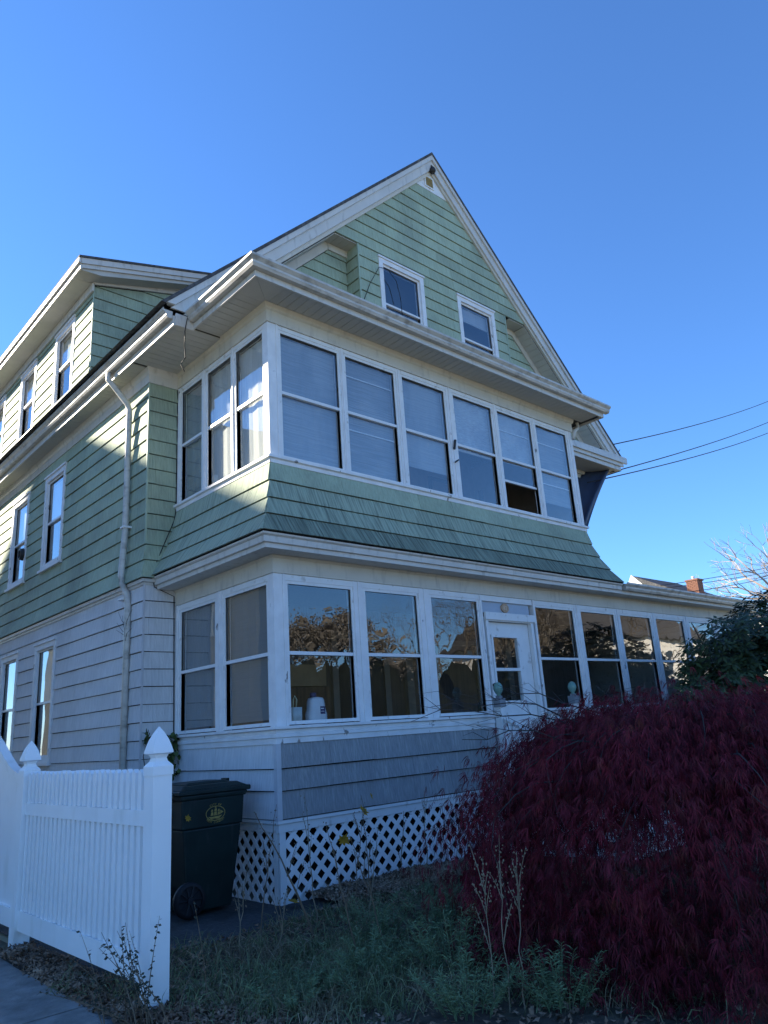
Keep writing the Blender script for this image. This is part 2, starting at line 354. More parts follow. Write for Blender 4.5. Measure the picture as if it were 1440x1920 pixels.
mb = MB(); mb.box(XW + .015, .05, YH + .012, YH + .3, -.1, .33); mb.box(XW + .015, XW + .3, YH + .3, YB, -.1, .33); mb.obj('foundation', CONC, H)
# rest of the house body (rear, right, floors)
mb = MB(); mb.box(XW, XR, YB, YB + .12, 0, 6.62); mb.box(XR - .12, XR, YH + .1, YB, 0, 6.62); mb.obj('rear_walls', GRAY, H)
mb = MB(); mb.box(XW + .13, XR - .13, YH + .11, YB - .01, 3.36, 3.42); mb.box(XW + .13, XR - .13, YH + .11, YB - .01, .70, .76); mb.box(XW + .13, XR - .13, 1.34, YB - .01, 6.50, 6.56); mb.obj('floors', INT, H)
# windows on the side
for (a, b), lab in ((Y1, None), (Y2, None), (Y3, None)):
    for z0, z1, zm in ((1.36, 3.15, 2.25), (4.34, 5.95, 5.14)):
        window(pL, a + .115, b - .115, z0 + .13, z1 - .115, zm, H, GLASS_S, fw=.03, casing=.085, shade=.5, shade_m=CURT)
# round vent on the second-floor window
mb = MB(); mb.lathe([(.0, -.0), (.10, .0), (.11, .03), (.095, .075), (.07, .085), (.065, .05), (.02, .045), (.018, .09), (0, .095)], (0, 0, 0), 18, 'X')
for i, v in enumerate(mb.v): mb.v[i] = (XW + .0 - v[0], 7.02 + v[1], 4.86 + v[2])
o = mb.obj('vent', DARKM, H, True); o['label'] = 'round dark exhaust vent in the second-floor side window'

# --- dormer
DY, DZ = 4.36, 8.80
dops = [(a, b, 7.16, 8.62) for a, b in ((5.10, 6.03), (7.0, 7.91), (8.86, 9.78))]
mb = MB()
for a, b, p, q in cells(DY + .003, 12.6, 6.8, DZ + .03, dops): mb.box(XW + .003, XW + .1, a, b, p, q)
mb.prism([(XW + .1, DY + .003, 6.95), (2.2, DY + .003, 9.4), (2.2, DY + .003, 9.48), (XW + .1, DY + .003, DZ + .14)], (0, .08, 0))
DORM = mb.obj('dormer_wall', GAP_SHADE, H)
drows = [(6.74 + .21 * i, 6.95 + .21 * i) for i in range(9)]; drows = rows(6.92, 8.8, 9)
dsplay = lambda z: .0 if z > 7.6 else .035 * (7.6 - z) / .7
pD = Plane('X-', XW, dsplay); pDc = Plane('Y-', DY)
siding(pD, DY, 12.6, drows, GREEN, DORM, dops)
siding(pDc, XW - .005, 2.2, drows + rows(8.8, 9.43, 3), GREEN, DORM, hp=[(-.98, 1, -7.36), (.26, -1, 8.80 + .107)], w=.8)
mb = MB(); mb.box(XW - .016, XW + .002, DY - .016, DY + .004, 6.95, 8.8); mb.obj('corner_bead', BEAD_G, H)
for a, b in ((5.10, 6.03), (7.0, 7.91), (8.86, 9.78)):
    window(pL, a + .12, b - .12, 7.30, 8.50, 7.92, H, GLASS_S, fw=.03, casing=.085, shade=.45, shade_m=CURT)
# dormer roof, soffit and trim
def slope_prism(mb, pts, y0, y1): return mb.prism([(x, y0, z) for x, z in pts], (0, y1 - y0, 0))
dz = lambda x: 9.02 + .262 * (x + .76)
mb = MB(); slope_prism(mb, [(-.80, dz(-.80)), (3.4, dz(3.4)), (3.4, dz(3.4) + .035), (-.80, dz(-.80) + .035)], 4.00, 12.9); mb.obj('dormer_roof', ROOF, H)
mb = MB()
slope_prism(mb, [(-.755, dz(-.755) - .10), (3.3, dz(3.3) - .10), (3.3, dz(3.3) - .001), (-.755, dz(-.755) - .001)], 4.02, 4.05)
slope_prism(mb, [(-.73, dz(-.73) - .17), (3.3, dz(3.3) - .17), (3.3, dz(3.3) - .101), (-.73, dz(-.73) - .101)], 4.045, 4.075)
mb.box(-.76, -.73, 4.051, 12.8, 8.84, 9.018); mb.box(-.80, -.761, 4.02, 12.8, 8.93, 9.02)
mb.obj('dormer_fascia', FASC, H)
mb = MB(); slope_prism(mb, [(-.728, 8.835), (XW - .0, 8.852), (3.0, dz(3.0) - .18), (3.0, dz(3.0) - .16), (-.728, 8.86)], 4.076, DY - .0); mb.obj('dormer_rake_soffit', SOFF, H)
DS = MB().box(-.728, XW - .002, DY + .001, 12.8, 8.835, 8.85).obj('dormer_soffit', SOFF, H)
mb = MB(); slope_prism(mb, [(XW - .03, dz(XW) - .30), (3.0, dz(3.0) - .33), (3.0, dz(3.0) - .19), (XW - .03, dz(XW) - .19)], DY - .05, DY - .018)
slope_prism(mb, [(XW - .05, dz(XW) - .235), (3.0, dz(3.0) - .26), (3.0, dz(3.0) - .19), (XW - .05, dz(XW) - .19)], DY - .08, DY - .051)
mb.box(XW - .05, XW - .018, DY - .05, 12.6, 8.69, 8.834); mb.obj('dormer_frieze', FASC, H)

# --- main eave (left)
XE, ZE = -.67, 6.365
EV = MB().box(XE, XE - .022, .975, YB, ZE, ZE + .13).box(XE + .001, -.43, .953, .975, ZE, ZE + .16).obj('eave_fascia', FASC, H)
SOF = MB().box(XE + .001, XW + .01, YH, YB, ZE + .032, ZE + .05).box(XE + .001, .02, .976, YH - .001, ZE + .032, ZE + .05).obj('eave_soffit', GROOVE, H)
bw = .117
b1 = MB().box(XE + .002, XW - .06, 0, bw - .007, 0, .012).obj('soffit_board', SOFF, SOF)
b2 = MB().box(XE + .002, .0, 0, bw - .007, 0, .012).obj('soffit_board', SOFF, SOF)
y = .98; first = True
while y < YH - .05:
    if first: b2.location = (0, y, ZE + .019); first = False
    else: inst(b2, SOF, (0, y, ZE + .019))
    y += bw
y = YH + .01; first = True
while y < 9.2:
    if first: b1.location = (0, y, ZE + .019); first = False
    else: inst(b1, SOF, (0, y, ZE + .019))
    y += bw
MB().box(XE + .002, XW - .06, y, YB, ZE + .018, ZE + .031).obj('soffit_far', SOFF, SOF)
mb = MB(); mb.sweep([(XW, YB), (XW, YH), (-.002, YH)], [(-.0, 6.17), (.022, 6.17), (.024, 6.29), (.045, 6.32), (.06, 6.384), (0, 6.384)]); mb.obj('eave_frieze', FASC, H)
GP = [(0, 0), (.065, 0), (.085, .03), (.088, .055), (.125, .09), (.125, .118), (.115, .118), (.113, .098), (0, .098)]
def gutter(path, z, name='gutter'): return MB().sweep(path, [(d, z + h) for d, h in GP]).obj(name, GUT, H)
gutter([(XE - .024, YB), (XE - .024, .99)], 6.455)
# downspout
mb = MB(); dsp = [(XE - .09, 2.74, 6.45), (XE - .09, 2.72, 6.33), (XE - .02, 2.70, 6.25), (XW - .10, 2.66, 6.02), (XW - .075, 2.65, 5.93), (XW - .075, 2.65, 4.2), (XW - .11, 2.66, 3.62), (XW - .10, 2.64, 3.52), (XW - .06, 2.56, 3.35), (XW - .055, 2.55, 3.22), (XW - .055, 2.56, 0.1)]
mb.tube(dsp, .04, 8); DSP = mb.obj('downspout', GUT, H, True)
for z in (4.25, 3.3): MB().box(XW - .125, XW, 2.60, 2.71, z, z + .025).obj('strap', SASH, DSP)

# --- roof and gable
XA, ZA, TH = 4.35, 11.63, 45.0
XLo, ZLo = -.80, 6.635; sl_ = (ZA - ZLo) / (XA - XLo); s2 = math.sqrt(1 + sl_ ** 2)
def rl(t, x): return ZA - abs(x - XA) * sl_ - t * s2
def band(mb, t0, t1, y0, y1, zc=6.62, side=0):
    for sg in ((-1, 1) if not side else (side,)):
        # outer / inner points where the band reaches z = zc
        xo = (ZA - t0 * s2 - zc) / sl_; xi = (ZA - t1 * s2 - zc) / sl_
        mb.prism([(XA, y0, rl(t0, XA)), (XA, y0, rl(t1, XA)), (XA + sg * xi, y0, zc), (XA + sg * xo, y0, zc)], (0, y1 - y0, 0))
    return mb
mb = MB(); band(mb, -.03, .012, .915, YB + .1, 6.60); mb.obj('roof', ROOF, H)
mb = MB(); band(mb, .013, .085, .925, .965, 6.62); RK = mb.obj('rake_crown', FASC, H)
band(MB(), .0855, .225, .955, .985, 6.58).obj('rake_fascia', FASC, H)
band(MB(), .2255, .285, .984, 1.03, 6.56).obj('rake_bed_moulding', TRIM, H)
band(MB(), .030, .0845, .9655, 1.0, 6.62).obj('rake_board', FASC, H)
YG, YR = 1.03, 1.32
pG = Plane('Y-', YG); pR = Plane('Y-', YR)
BX0, BX1 = 2.45, 6.09
aw = [(2.93, 3.83), (4.80, 5.70)]; gops = [(a - .06, b + .06, 7.30, 8.90) for a, b in aw]
hpg = [(sl_, -1, ZA - .27 * s2 - XA * sl_), (-sl_, -1, ZA - .27 * s2 + XA * sl_)]
mb = MB()
po = clip([(-2, 8.93), (11, 8.93), (11, 12), (-2, 12)], hpg); mb.prism([(u, YG + .004, z) for u, z in po], (0, .1, 0))
for a, b, p, q in cells(BX0, BX1, 6.5, 8.928, gops): mb.box(a, b, YG + .004, YG + .1, p, q)
mb.box(BX0, BX0 + .08, YG + .1, YR - .001, 6.5, 8.928); mb.box(BX1 - .08, BX1, YG + .1, YR - .001, 6.5, 8.928)
GB = mb.obj('gable_wall', GAP_SHADE, H)
siding(pG, -1, 10, rows(8.93, 10.85, 9), GREEN, GB, hp=hpg, w=.62)
bayrows = rows(6.83, 8.93, 10)
siding(pG, BX0, BX1, bayrows, GREEN, GB, gops)
siding(Plane('X-', BX0), YG, YR, bayrows, GREEN, GB); siding(Plane('X+', BX1), YG, YR, bayrows, GREEN, GB)
mb = MB(); mb.box(BX0 - .02, BX0 + .004, YG - .02, YG + .004, 6.8, 8.925); mb.obj('corner_bead', BEAD_G, H)
mb = MB(); mb.box(BX1 - .004, BX1 + .02, YG - .02, YG + .004, 6.8, 8.925); mb.obj('corner_bead', BEAD_G, H)
# white peak panel + louvre
po = clip([(3, 10.853), (6, 10.853), (6, 12), (3, 12)], hpg)
MB().prism([(u, YG + .0, z) for u, z in po], (0, -.012, 0)).obj('peak_panel', PAINT, H)
LV = MB(); ring(LV, pG, 4.20, 4.385, 10.935, 11.13, .025, .0, .03); LV = LV.obj('louvre', PAINT, H)
LM = mat('tan_louvre', (0.42, 0.31, 0.12), .6)
for i in range(7):
    z = 10.938 + i * .0275; MB().prism([(4.20, YG - .026, z), (4.20, YG - .013, z + .022), (4.20, YG - .016, z + .026), (4.20, YG - .029, z + .004)], (.185, 0, 0)).obj('louvre_slat', LM, LV)
mb = MB(); mb.lathe([(0.0, -.07), (.05, -.06), (.062, -.02), (.045, .03), (.02, .06), (0, .07)], (4.33, .93, 11.28), 10); mb.tube([(4.34, .97, 11.4), (4.33, .93, 11.33)], .02, 6); o = mb.obj('flood_light', DARKM, H, True); o['label'] = 'dark flood light under the gable peak'
# recess walls, soffits
mb = MB(); hpr = [(sl_, -1, ZA - .29 * s2 - XA * sl_), (-sl_, -1, ZA - .29 * s2 + XA * sl_)]
po = clip([(-2, 6.5), (11, 6.5), (11, 8.95), (-2, 8.95)], hpr); mb.prism([(u, YR + .004, z) for u, z in po], (0, .1, 0)); RW = mb.obj('recess_wall', GAP_SHADE, H)
siding(pR, 0, BX0 - .02, bayrows, GREEN, RW, hp=[(sl_, -1, ZA - .44 * s2 - XA * sl_)]); siding(pR, BX1 + .02, 9, bayrows, GREEN, RW, hp=[(-sl_, -1, ZA - .44 * s2 + XA * sl_)])
RS = MB()
xl = XA - (ZA - .285 * s2 - 8.93) / sl_; RS.box(xl, BX0, YG + .005, YR, 8.932, 8.95); RS.box(BX1, 2 * XA - xl, YG + .005, YR, 8.932, 8.95); RS = RS.obj('recess_soffit', GROOVE, H)
for i in range(4):
    w_ = (BX0 - xl) / 4; MB().box(xl + i * w_, xl + (i + 1) * w_ - .006, YG + .006, YR - .004, 8.918, 8.9315).obj('soffit_board', SOFF, RS); MB().box(2 * XA - xl - (i + 1) * w_, 2 * XA - xl - i * w_ - .006, YG + .006, YR - .004, 8.918, 8.9315).obj('soffit_board', SOFF, RS)
mb = MB(); band(mb, .43, .30, YR - .03, YR + .001, 6.60); mb.obj('recess_frieze', TRIM, H)
mb = MB(); mb.box(xl + .08, BX0, YR - .04, YR, 8.80, 8.915); mb.box(BX1, 2 * XA - xl - .08, YR - .04, YR, 8.80, 8.915); mb.obj('recess_crown', TRIM, H)
band(MB(), .286, .297, YG + .002, YR + .05, 6.56).obj('rake_soffit', GROOVE, H)
RKS = bpy.data.objects[H.children[-1].name] if False else None
for sg in (-1, 1):
    for i in range(24):
        # board positions measured down the slope from the recess top
        a0 = .0 + i * .125; dx0 = (ZA - .297 * s2 - 8.915) / sl_ + a0 / math.sqrt(1 + sl_ ** 2); dx1 = dx0 + .114 / math.sqrt(1 + sl_ ** 2)
        if rl(.3, XA + dx1) < 6.62: break
        MB().prism([(XA + sg * dx0, YG + .003, rl(.298, XA + dx0)), (XA + sg * dx1, YG + .003, rl(.298, XA + dx1)), (XA + sg * dx1, YG + .003, rl(.308, XA + dx1)), (XA + sg * dx0, YG + .003, rl(.308, XA + dx0))], (0, YR - YG - .035, 0)).obj('soffit_board', SOFF, RS)
# attic windows
for i, (a, b) in enumerate(aw):
    w_ = window(pG, a + .06, b - .06, 7.40, 8.74, 8.06, H, GLASS_U, fw=.035, casing=.085, shade=(.2 if i else None), open_=(.34 if i == 0 else .25))
# right-hand eave return
mb = MB(); mb.box(6.9, 9.46, .90, .93, 6.47, 6.60); mb.box(6.9, 9.56, .86, .899, 6.54, 6.64); mb.box(6.9, 9.36, .935, .96, 6.385, 6.47); mb.prism([(6.9, .86, 6.642), (9.56, .86, 6.642), (9.56, 1.3, 6.86), (6.9, 1.3, 6.86)], (0, 0, .03)); mb.obj('return_cornice', FASC, H)
MB().box(6.9, 9.45, .961, 2.15, 6.40, 6.42).obj('return_soffit', SOFF, H)
MB().box(6.3, 9.17, 1.46, 1.58, 6.25, 6.399).box(6.3, 9.2, 1.42, 1.459, 6.33, 6.399).obj('return_frieze', TRIM, H)
MB().box(9.4, 9.45, .97, YB, 6.40, 6.55).obj('eave_fascia_far', FASC, H)
# attic end wall at the rear
mb = MB(); po = clip([(-2, 6.5), (11, 6.5), (11, 12), (-2, 12)], hpr); mb.prism([(u, YB, z) for u, z in po], (0, .1, 0)); mb.obj('rear_gable_wall', GREEN, H)

# ------------------------------------------------------------------ upper porch
PX = 6.16
pF = Plane('Y-', 0.0); pS = Plane('X-', 0.0); pSR = Plane('X+', PX)
UF = [(.189, 1.048), (1.177, 2.015), (2.169, 2.993), (3.186, 4.029), (4.178, 5.007), (5.146, 5.983)]
UL = [(.124, .718), (.833, 1.404), (1.552, 2.093)]
UZ0, UZ1, UZM = 4.545, 6.095, 5.33
def posts(pl, wins, u0, u1, z0, z1, fw, name, m, parent, d=.0, dep=.1):
    edges = [u0] + [x for a, b in wins for x in (a - fw, b + fw)] + [u1]
    for a, b in zip(edges[::2], edges[1::2]):
        if b - a > .01:
            mb = MB(); pl.box(mb, a, b, z0, z1, -dep, d)
            if b - a > .03: pl.box(mb, (a + b) / 2 - .012, (a + b) / 2 + .012, z0, z1, d, d + .008)
            mb.obj(name, m, parent)
posts(pF, UF, .10, PX, 4.50, 6.18, .035, 'mullion', PEEL, H)
posts(pS, UL, .10, YH, 4.50, 6.18, .035, 'mullion', PEEL, H)
MB().box(0, .10, 0, .10, 4.50, 6.18).obj('corner_post', PEEL, H)
for pl, ws in ((pF, UF), (pS, UL)):
    for a, b in ws:
        mb = MB(); pl.box(mb, a - .035, b + .035, 6.13, 6.18, -.1, -.002); mb.obj('window_head', PAINT, H)
shades = [1.0, .98, .80, .52, .98, .82]
for i, (a, b) in enumerate(UF):
    window(pF, a, b, UZ0, UZ1, UZM, H, GLASS_U, shade=(.50 if i == 4 else shades[i]), shade_m=(FABRIC, FABRIC_B, FABRIC, FABRIC_C, FABRIC_C, FABRIC_B)[i], open_=(.42 if i == 4 else 0), label='window with its lower sash raised' if i == 4 else None)
for i, (a, b) in enumerate(UL): window(pS, a, b, UZ0, UZ1, UZM, H, GLASS_S, shade=.97, shade_m=CURT if i < 2 else FABRIC)
# pale battens seen across some upper shades
for i, z in ((1, 5.86), (1, 5.12), (4, 5.82), (5, 5.82), (5, 5.12)):
    a, b = UF[i]; mb = MB(); pF.box(mb, a + .01, b - .01, z, z + .012, -.085, -.075); mb.obj('screen_bar', SASH, H)
mb = MB(); mb.sweep([(0, YH - .003), (0, 0), (PX, 0), (PX, YH)], [(0, 4.42), (.02, 4.42), (.022, 4.465), (.05, 4.475), (.05, 4.505), (-.08, 4.505), (-.08, 4.42)]); mb.obj('sill', PEEL, H)
mb = MB(); mb.sweep([(0, YH - .025), (0, 0), (PX, 0), (PX, YH)], [(-.1, 6.181), (.018, 6.181), (.018, 6.33), (.04, 6.35), (.055, 6.412), (-.1, 6.412)]); mb.obj('frieze', TRIM, H)
PS = MB().box(-.409, PX + .37, -.409, -.001, 6.425, 6.44).box(-.409, -.001, 0, .974, 6.425, 6.44).box(PX + .001, PX + .37, 0, 1.3, 6.425, 6.44).obj('porch_soffit', GROOVE, H)
n = int((PX + .36) / bw); b3 = MB().box(0, bw - .007, -.408, -.056, 6.412, 6.4245).obj('soffit_board', SOFF, PS)
for i in range(1, n): inst(b3, PS, (i * bw, 0, 0))
b4 = MB().box(-.408, -.056, 0, bw - .007, 6.412, 6.4245).obj('soffit_board', SOFF, PS)
for i in range(1, 8): inst(b4, PS, (0, i * bw, 0))
MB().box(-.408, -.002, 8 * bw, .973, 6.412, 6.4245).obj('soffit_board', SOFF, PS)
MB().prism([(-.408, -.408, 6.412), (-.002, -.002, 6.412), (-.408, -.002, 6.412)], (0, 0, .012)).obj('soffit_corner', SOFF, PS)
MB().prism([(-.404, -.408, 6.412), (-.002, -.408, 6.412), (-.002, -.006, 6.412)], (0, 0, .012)).obj('soffit_corner', SOFF, PS)
EP = [(-.41, .974), (-.41, -.41), (PX + .37, -.41), (PX + .37, 1.3)]
MB().sweep(EP, [(0, 6.39), (.022, 6.39), (.022, 6.50), (0, 6.50)]).obj('porch_fascia', FASC, H)
gutter([(-.434, .93), (-.434, -.434), (PX + .46, -.434)], 6.462)
mb = MB(); e = .43
mb.add([(-e, -e, 6.53), (PX + .40, -e, 6.53), (PX + .40, YR, 6.53), (-e, YR, 6.53), (1.2, YR, 6.80), (PX - 1.2, YR, 6.80)], [(0, 1, 5, 4), (1, 2, 5), (0, 4, 3), (0, 3, 2, 1)]); mb.obj('porch_roof', ROOF, H)
# small drain at the right end of the eave
MB().tube([(PX + .2, -.02, 6.40), (PX + .2, -.02, 6.3), (PX + .05, -.03, 6.2), (PX + .0, -.03, 6.05)], .03, 7).obj('drain_pipe', FASC, H, True)
# interior of the upper porch
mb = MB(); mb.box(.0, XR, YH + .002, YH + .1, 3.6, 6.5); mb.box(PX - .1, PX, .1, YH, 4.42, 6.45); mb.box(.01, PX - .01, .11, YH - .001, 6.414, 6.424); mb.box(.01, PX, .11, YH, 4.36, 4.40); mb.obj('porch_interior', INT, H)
mb = MB(); ring(mb, Plane('Y-', YH), 4.9, 5.5, 4.6, 5.75, .06, 0, .03); mb.box(5.3, 5.36, 1.4, 1.46, 4.4, 5.4); mb.box(4.3, 5.8, 1.4, 1.45, 5.05, 5.1); mb.box(4.3, 5.8, 1.4, 1.45, 4.72, 4.77); mb.obj('inner_frame', DARKM, H)
# skirt roof with kicked-out courses
SZ = [4.42, 4.19, 3.966, 3.749, 3.527]; SF = [.008, .045, .115, .215, .345]
def skfl(z):
    for i in range(4):
        if z >= SZ[i + 1] - .01: t = (z - SZ[i + 1]) / (SZ[i] - SZ[i + 1]); return SF[i + 1] + (SF[i] - SF[i + 1]) * t
    return SF[-1]
mb = MB(); prof = [(f - .012, z) for f, z in zip(SF, SZ)]; mb.sweep([(0, YH - .004), (0, 0), (PX, 0), (PX, YH)], prof + [(-.05, 3.53), (-.05, 4.42)]); SK = mb.obj('skirt_roof', GAP_SHADE, H)
sr = [(SZ[i + 1], SZ[i]) for i in range(4)][::-1]
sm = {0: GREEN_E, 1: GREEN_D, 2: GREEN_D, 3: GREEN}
def hpskirt(i, hi):
    zb, zt = sr[i]; fb, ft = skfl(zb), skfl(zt); k = (ft - fb) / (zt - zb)  # u >= -(fb + k (z-zb))
    out = [(1, k, fb - k * zb)]
    if hi: out.append((-1, k, PX + fb - k * zb))
    return out
for i in range(4):
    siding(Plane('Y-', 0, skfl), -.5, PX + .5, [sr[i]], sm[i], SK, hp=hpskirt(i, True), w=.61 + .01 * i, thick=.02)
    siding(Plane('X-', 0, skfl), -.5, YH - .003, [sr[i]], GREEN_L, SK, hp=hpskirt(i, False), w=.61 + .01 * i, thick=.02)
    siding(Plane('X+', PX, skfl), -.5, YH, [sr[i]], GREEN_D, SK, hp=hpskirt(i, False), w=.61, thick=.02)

# ------------------------------------------------------------------ lower porch
LX = 11.75
LF = [(.187, 1.061), (1.28, 2.118), (2.376, 3.247), (4.533, 5.476), (5.692, 6.645), (6.835, 7.805), (8.008, 8.996), (9.241, 10.235), (10.45, 11.5)]
LL = [(.147, .999), (1.223, 2.052)]
LZ0, LZ1, LZM = 1.658, 3.078, 2.346
allw = LF[:3] + [(3.38, 4.43)] + LF[3:]
posts(pF, allw, .10, LX, 1.60, 3.178, .035, 'mullion', PEEL, H, dep=.11)
posts(pS, LL, .10, YH - .003, 1.60, 3.178, .035, 'mullion', PEEL, H, dep=.11)
MB().box(0, .10, 0, .10, 1.60, 3.178).obj('corner_post', PEEL, H)
for pl, ws in ((pF, LF), (pS, LL)):
    for a, b in ws:
        mb = MB(); pl.box(mb, a - .035, b + .035, 3.113, 3.178, -.1, -.002); mb.obj('window_head', PAINT, H)
for i, (a, b) in enumerate(LF): window(pF, a, b, LZ0, LZ1, LZM, H, GLASS_L)
for i, (a, b) in enumerate(LL): window(pS, a, b, LZ0, LZ1, LZM, H, GLASS_S, shade=.97, shade_m=FABRIC_D)
sillp = [(-.1, 1.445), (.018, 1.445), (.02, 1.50), (.035, 1.505), (.035, 1.535), (.022, 1.54), (.022, 1.575), (.06, 1.585), (.06, 1.612), (-.1, 1.612)]
MB().sweep([(0, YH - .003), (0, 0), (3.33, 0)], sillp).obj('sill', PEEL, H)
MB().sweep([(4.48, 0), (LX, 0), (LX, 6)], sillp).obj('sill', PAINT, H)
lowp = Plane('Y-', 0, None)
mb = MB(); mb.box(.004, 3.34, .004, .09, .62, 1.444); mb.box(.004, .09, .09, YH, .62, 1.444); mb.box(4.48, LX, .004, .09, 0, 1.444); BS = mb.obj('base_wall', GAP_SHADE, H)
brow = [(.735, .994), (.994, 1.201), (1.201, 1.444)]
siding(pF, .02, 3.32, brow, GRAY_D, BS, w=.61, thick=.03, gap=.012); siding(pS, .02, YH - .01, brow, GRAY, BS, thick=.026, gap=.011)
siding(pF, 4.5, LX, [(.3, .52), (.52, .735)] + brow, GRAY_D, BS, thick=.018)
MB().box(-.034, .02, -.034, .02, .735, 1.445).obj('corner_bead', BEAD_W, H)
MB().sweep([(0, YH - .003), (0, 0), (3.33, 0)], [(-.08, .625), (.012, .625), (.014, .70), (.03, .705), (.03, .735), (-.08, .735)]).obj('base_board', PAINT, H)
# frieze, cornice
LP = [(0, YH - .026), (0, 0), (LX, 0), (LX, 6)]
MB().sweep(LP, [(-.1, 3.18), (.012, 3.18), (.014, 3.34), (.04, 3.368), (-.1, 3.368)]).obj('frieze', TRIM, H)
MB().sweep([(0, YH - .026), (0, 0), (6.5, 0)], [(-.02, 3.372), (.262, 3.372), (.264, 3.418), (.295, 3.425), (.30, 3.485), (.325, 3.50), (.33, 3.518), (-.02, 3.518)]).obj('cornice', FASC, H)
MB().sweep([(6.501, 0), (LX, 0), (LX, 6)], [(-.02, 3.372), (.25, 3.372), (.252, 3.50), (-.02, 3.50)]).obj('cornice', FASC, H)
MB().sweep([(6.56, -.254), (LX + .0, -.254), (LX + .0, -.254 + .001)][:2], [(d, 3.425 + h) for d, h in GP]).obj('gutter', GUT, H)
mb = MB(); mb.add([(6.3, -.33, 3.525), (LX + .3, -.33, 3.525), (LX + .3, 6, 3.525), (XR, YH + 1, 3.86), (6.3, YH, 3.86), (XR, 6, 3.86)], [(0, 1, 3, 4), (1, 2, 5, 3)]); mb.obj('low_porch_roof', ROOF, H)
mb = MB(); mb.tube([(6.42, -.30, 3.53), (6.5, -.22, 3.60), (6.58, -.1, 3.63), (6.64, 0.02, 3.60)], [.04, .06, .06, .05], 8); mb.obj('hip_flashing', ROOF, H, True)
# interior
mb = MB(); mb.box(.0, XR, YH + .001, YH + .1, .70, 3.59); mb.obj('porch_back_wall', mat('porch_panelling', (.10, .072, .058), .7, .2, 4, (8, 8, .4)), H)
mb = MB(); mb.box(.1, LX - .1, .12, YH - .001, .70, .75); mb.box(XR, LX - .1, YH, 6, .70, .75); mb.obj('porch_floor', WOODI, H)
mb = MB(); mb.box(.1, LX - .1, .12, YH - .001, 3.30, 3.36); mb.box(XR, LX - .1, YH, 6, 3.30, 3.36); mb.obj('porch_ceiling', WOODI, H)
mb = MB(); mb.box(LX - .1, LX, 0.1, 6, .0, 3.18); mb.box(XR, LX - .1, 5.9, 6, .0, 3.3)
mb.obj('end_wall', PAINT, H)
pb = Plane('Y-', YH)
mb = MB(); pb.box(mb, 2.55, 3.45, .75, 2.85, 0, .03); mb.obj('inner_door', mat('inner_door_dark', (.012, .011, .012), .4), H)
mb = MB(); ring(mb, pb, 2.55, 3.45, .75, 2.85, .11, 0, .05); mb.obj('inner_door_casing', mat('inner_trim', (.20, .17, .14), .6), H)
mb = MB(); pb.box(mb, .15, 2.2, .75, 1.75, 0, .25); pb.box(mb, 1.25, 2.25, 1.75, 2.15, .0, .2); mb.obj('cabinet', WOODI, H)
mb = MB(); pb.box(mb, 1.3, 2.2, 2.16, 2.45, .0, .2); pb.box(mb, 1.2, 2.4, 1.2, 1.6, .26, .6); mb.obj('carton_stack', CARTON, H)
mb = MB(); ring(mb, pb, 4.6, 5.6, 1.6, 2.8, .09, 0, .05); pb.box(mb, 6.4, 6.55, .75, 3.2, 0, .08); pb.box(mb, 3.9, 4.05, .75, 3.2, 0, .07); mb.obj('inner_casing', mat('inner_trim', (.3, .25, .2)), H)

# ------------------------------------------------------------------ entrance
mb = MB(); ring(mb, pF, 3.43, 4.36, .78, 2.83, .055, -.05, .012); pF.box(mb, 3.36, 4.44, 2.845, 2.945, .001, .035); pF.box(mb, 3.345, 4.455, 3.10, 3.178, -.1, -.002)
DC = mb.obj('door_casing', PAINT, H)
TP = mat('pale_blue_panel', (.36, .42, .50), .5, .06)
o = MB().box(3.38, 4.40, .03, .045, 2.946, 3.10).obj('transom_panel', TP, H)
mb = MB(); c8 = [(math.cos(math.pi / 8 + i * math.pi / 4), math.sin(math.pi / 8 + i * math.pi / 4)) for i in range(8)]
mb.prism([(3.845 + .085 * x, .029, 3.025 + .066 * z) for x, z in c8], (0, -.02, 0)); NP = mb.obj('number_plaque', mat('plaque_tan', (.46, .30, .19), .7, .1, 20), H); NP['label'] = 'octagonal tan house-number plaque above the door'
def text_mesh(txt, size):
    c = bpy.data.curves.new('t', 'FONT'); c.body = txt; c.size = size; c.align_x = 'CENTER'; c.extrude = 0.0015; c.resolution_u = 2
    ob = bpy.data.objects.new('t', c); COL.objects.link(ob); bpy.context.view_layer.update()
    me = bpy.data.meshes.new_from_object(ob.evaluated_get(bpy.context.evaluated_depsgraph_get())); vs = [tuple(v.co) for v in me.vertices]; fs = [tuple(p.vertices) for p in me.polygons]
    bpy.data.objects.remove(ob); bpy.data.curves.remove(c); return vs, fs
vs, fs = text_mesh('82', .085)
MB().add([(3.845 + x, .0075 - z, 2.996 + y) for x, y, z in vs], fs).obj('numerals', mat('plaque_pale', (.6, .5, .4), .7), NP)
# door
mb = MB(); pd = Plane('Y-', .05)
for a, b, p, q in cells(3.435, 4.355, .79, 2.825, [(3.55, 4.07, 1.78, 2.62)]): pd.box(mb, a, b, p, q, -.045, 0)
ring(mb, pd, 3.55, 4.07, 1.78, 2.62, .035, 0, .014); pd.box(mb, 3.55, 4.07, 2.17, 2.21, -.03, .012); pd.box(mb, 3.56, 4.22, 1.0, 1.6, 0, .012)
DR = mb.obj('door', PAINT, H)
pane(pd, 3.55, 4.07, 1.78, 2.62, -.01, GLASS_L, DR); MB().lathe([(0, 0), (.022, 0), (.03, -.03), (.02, -.06), (0, -.065)], (3.40, -.013, 1.98), 10, 'Y').obj('handle', DARKM, DR, True)
# dark hinges on an upper mullion
MB().tube([(3.075, -.02, 5.22), (3.10, -.03, 5.36)], .018, 6).tube([(3.06, -.03, 5.02), (3.14, -.02, 5.07)], .012, 6).obj('bracket', DARKM, H)
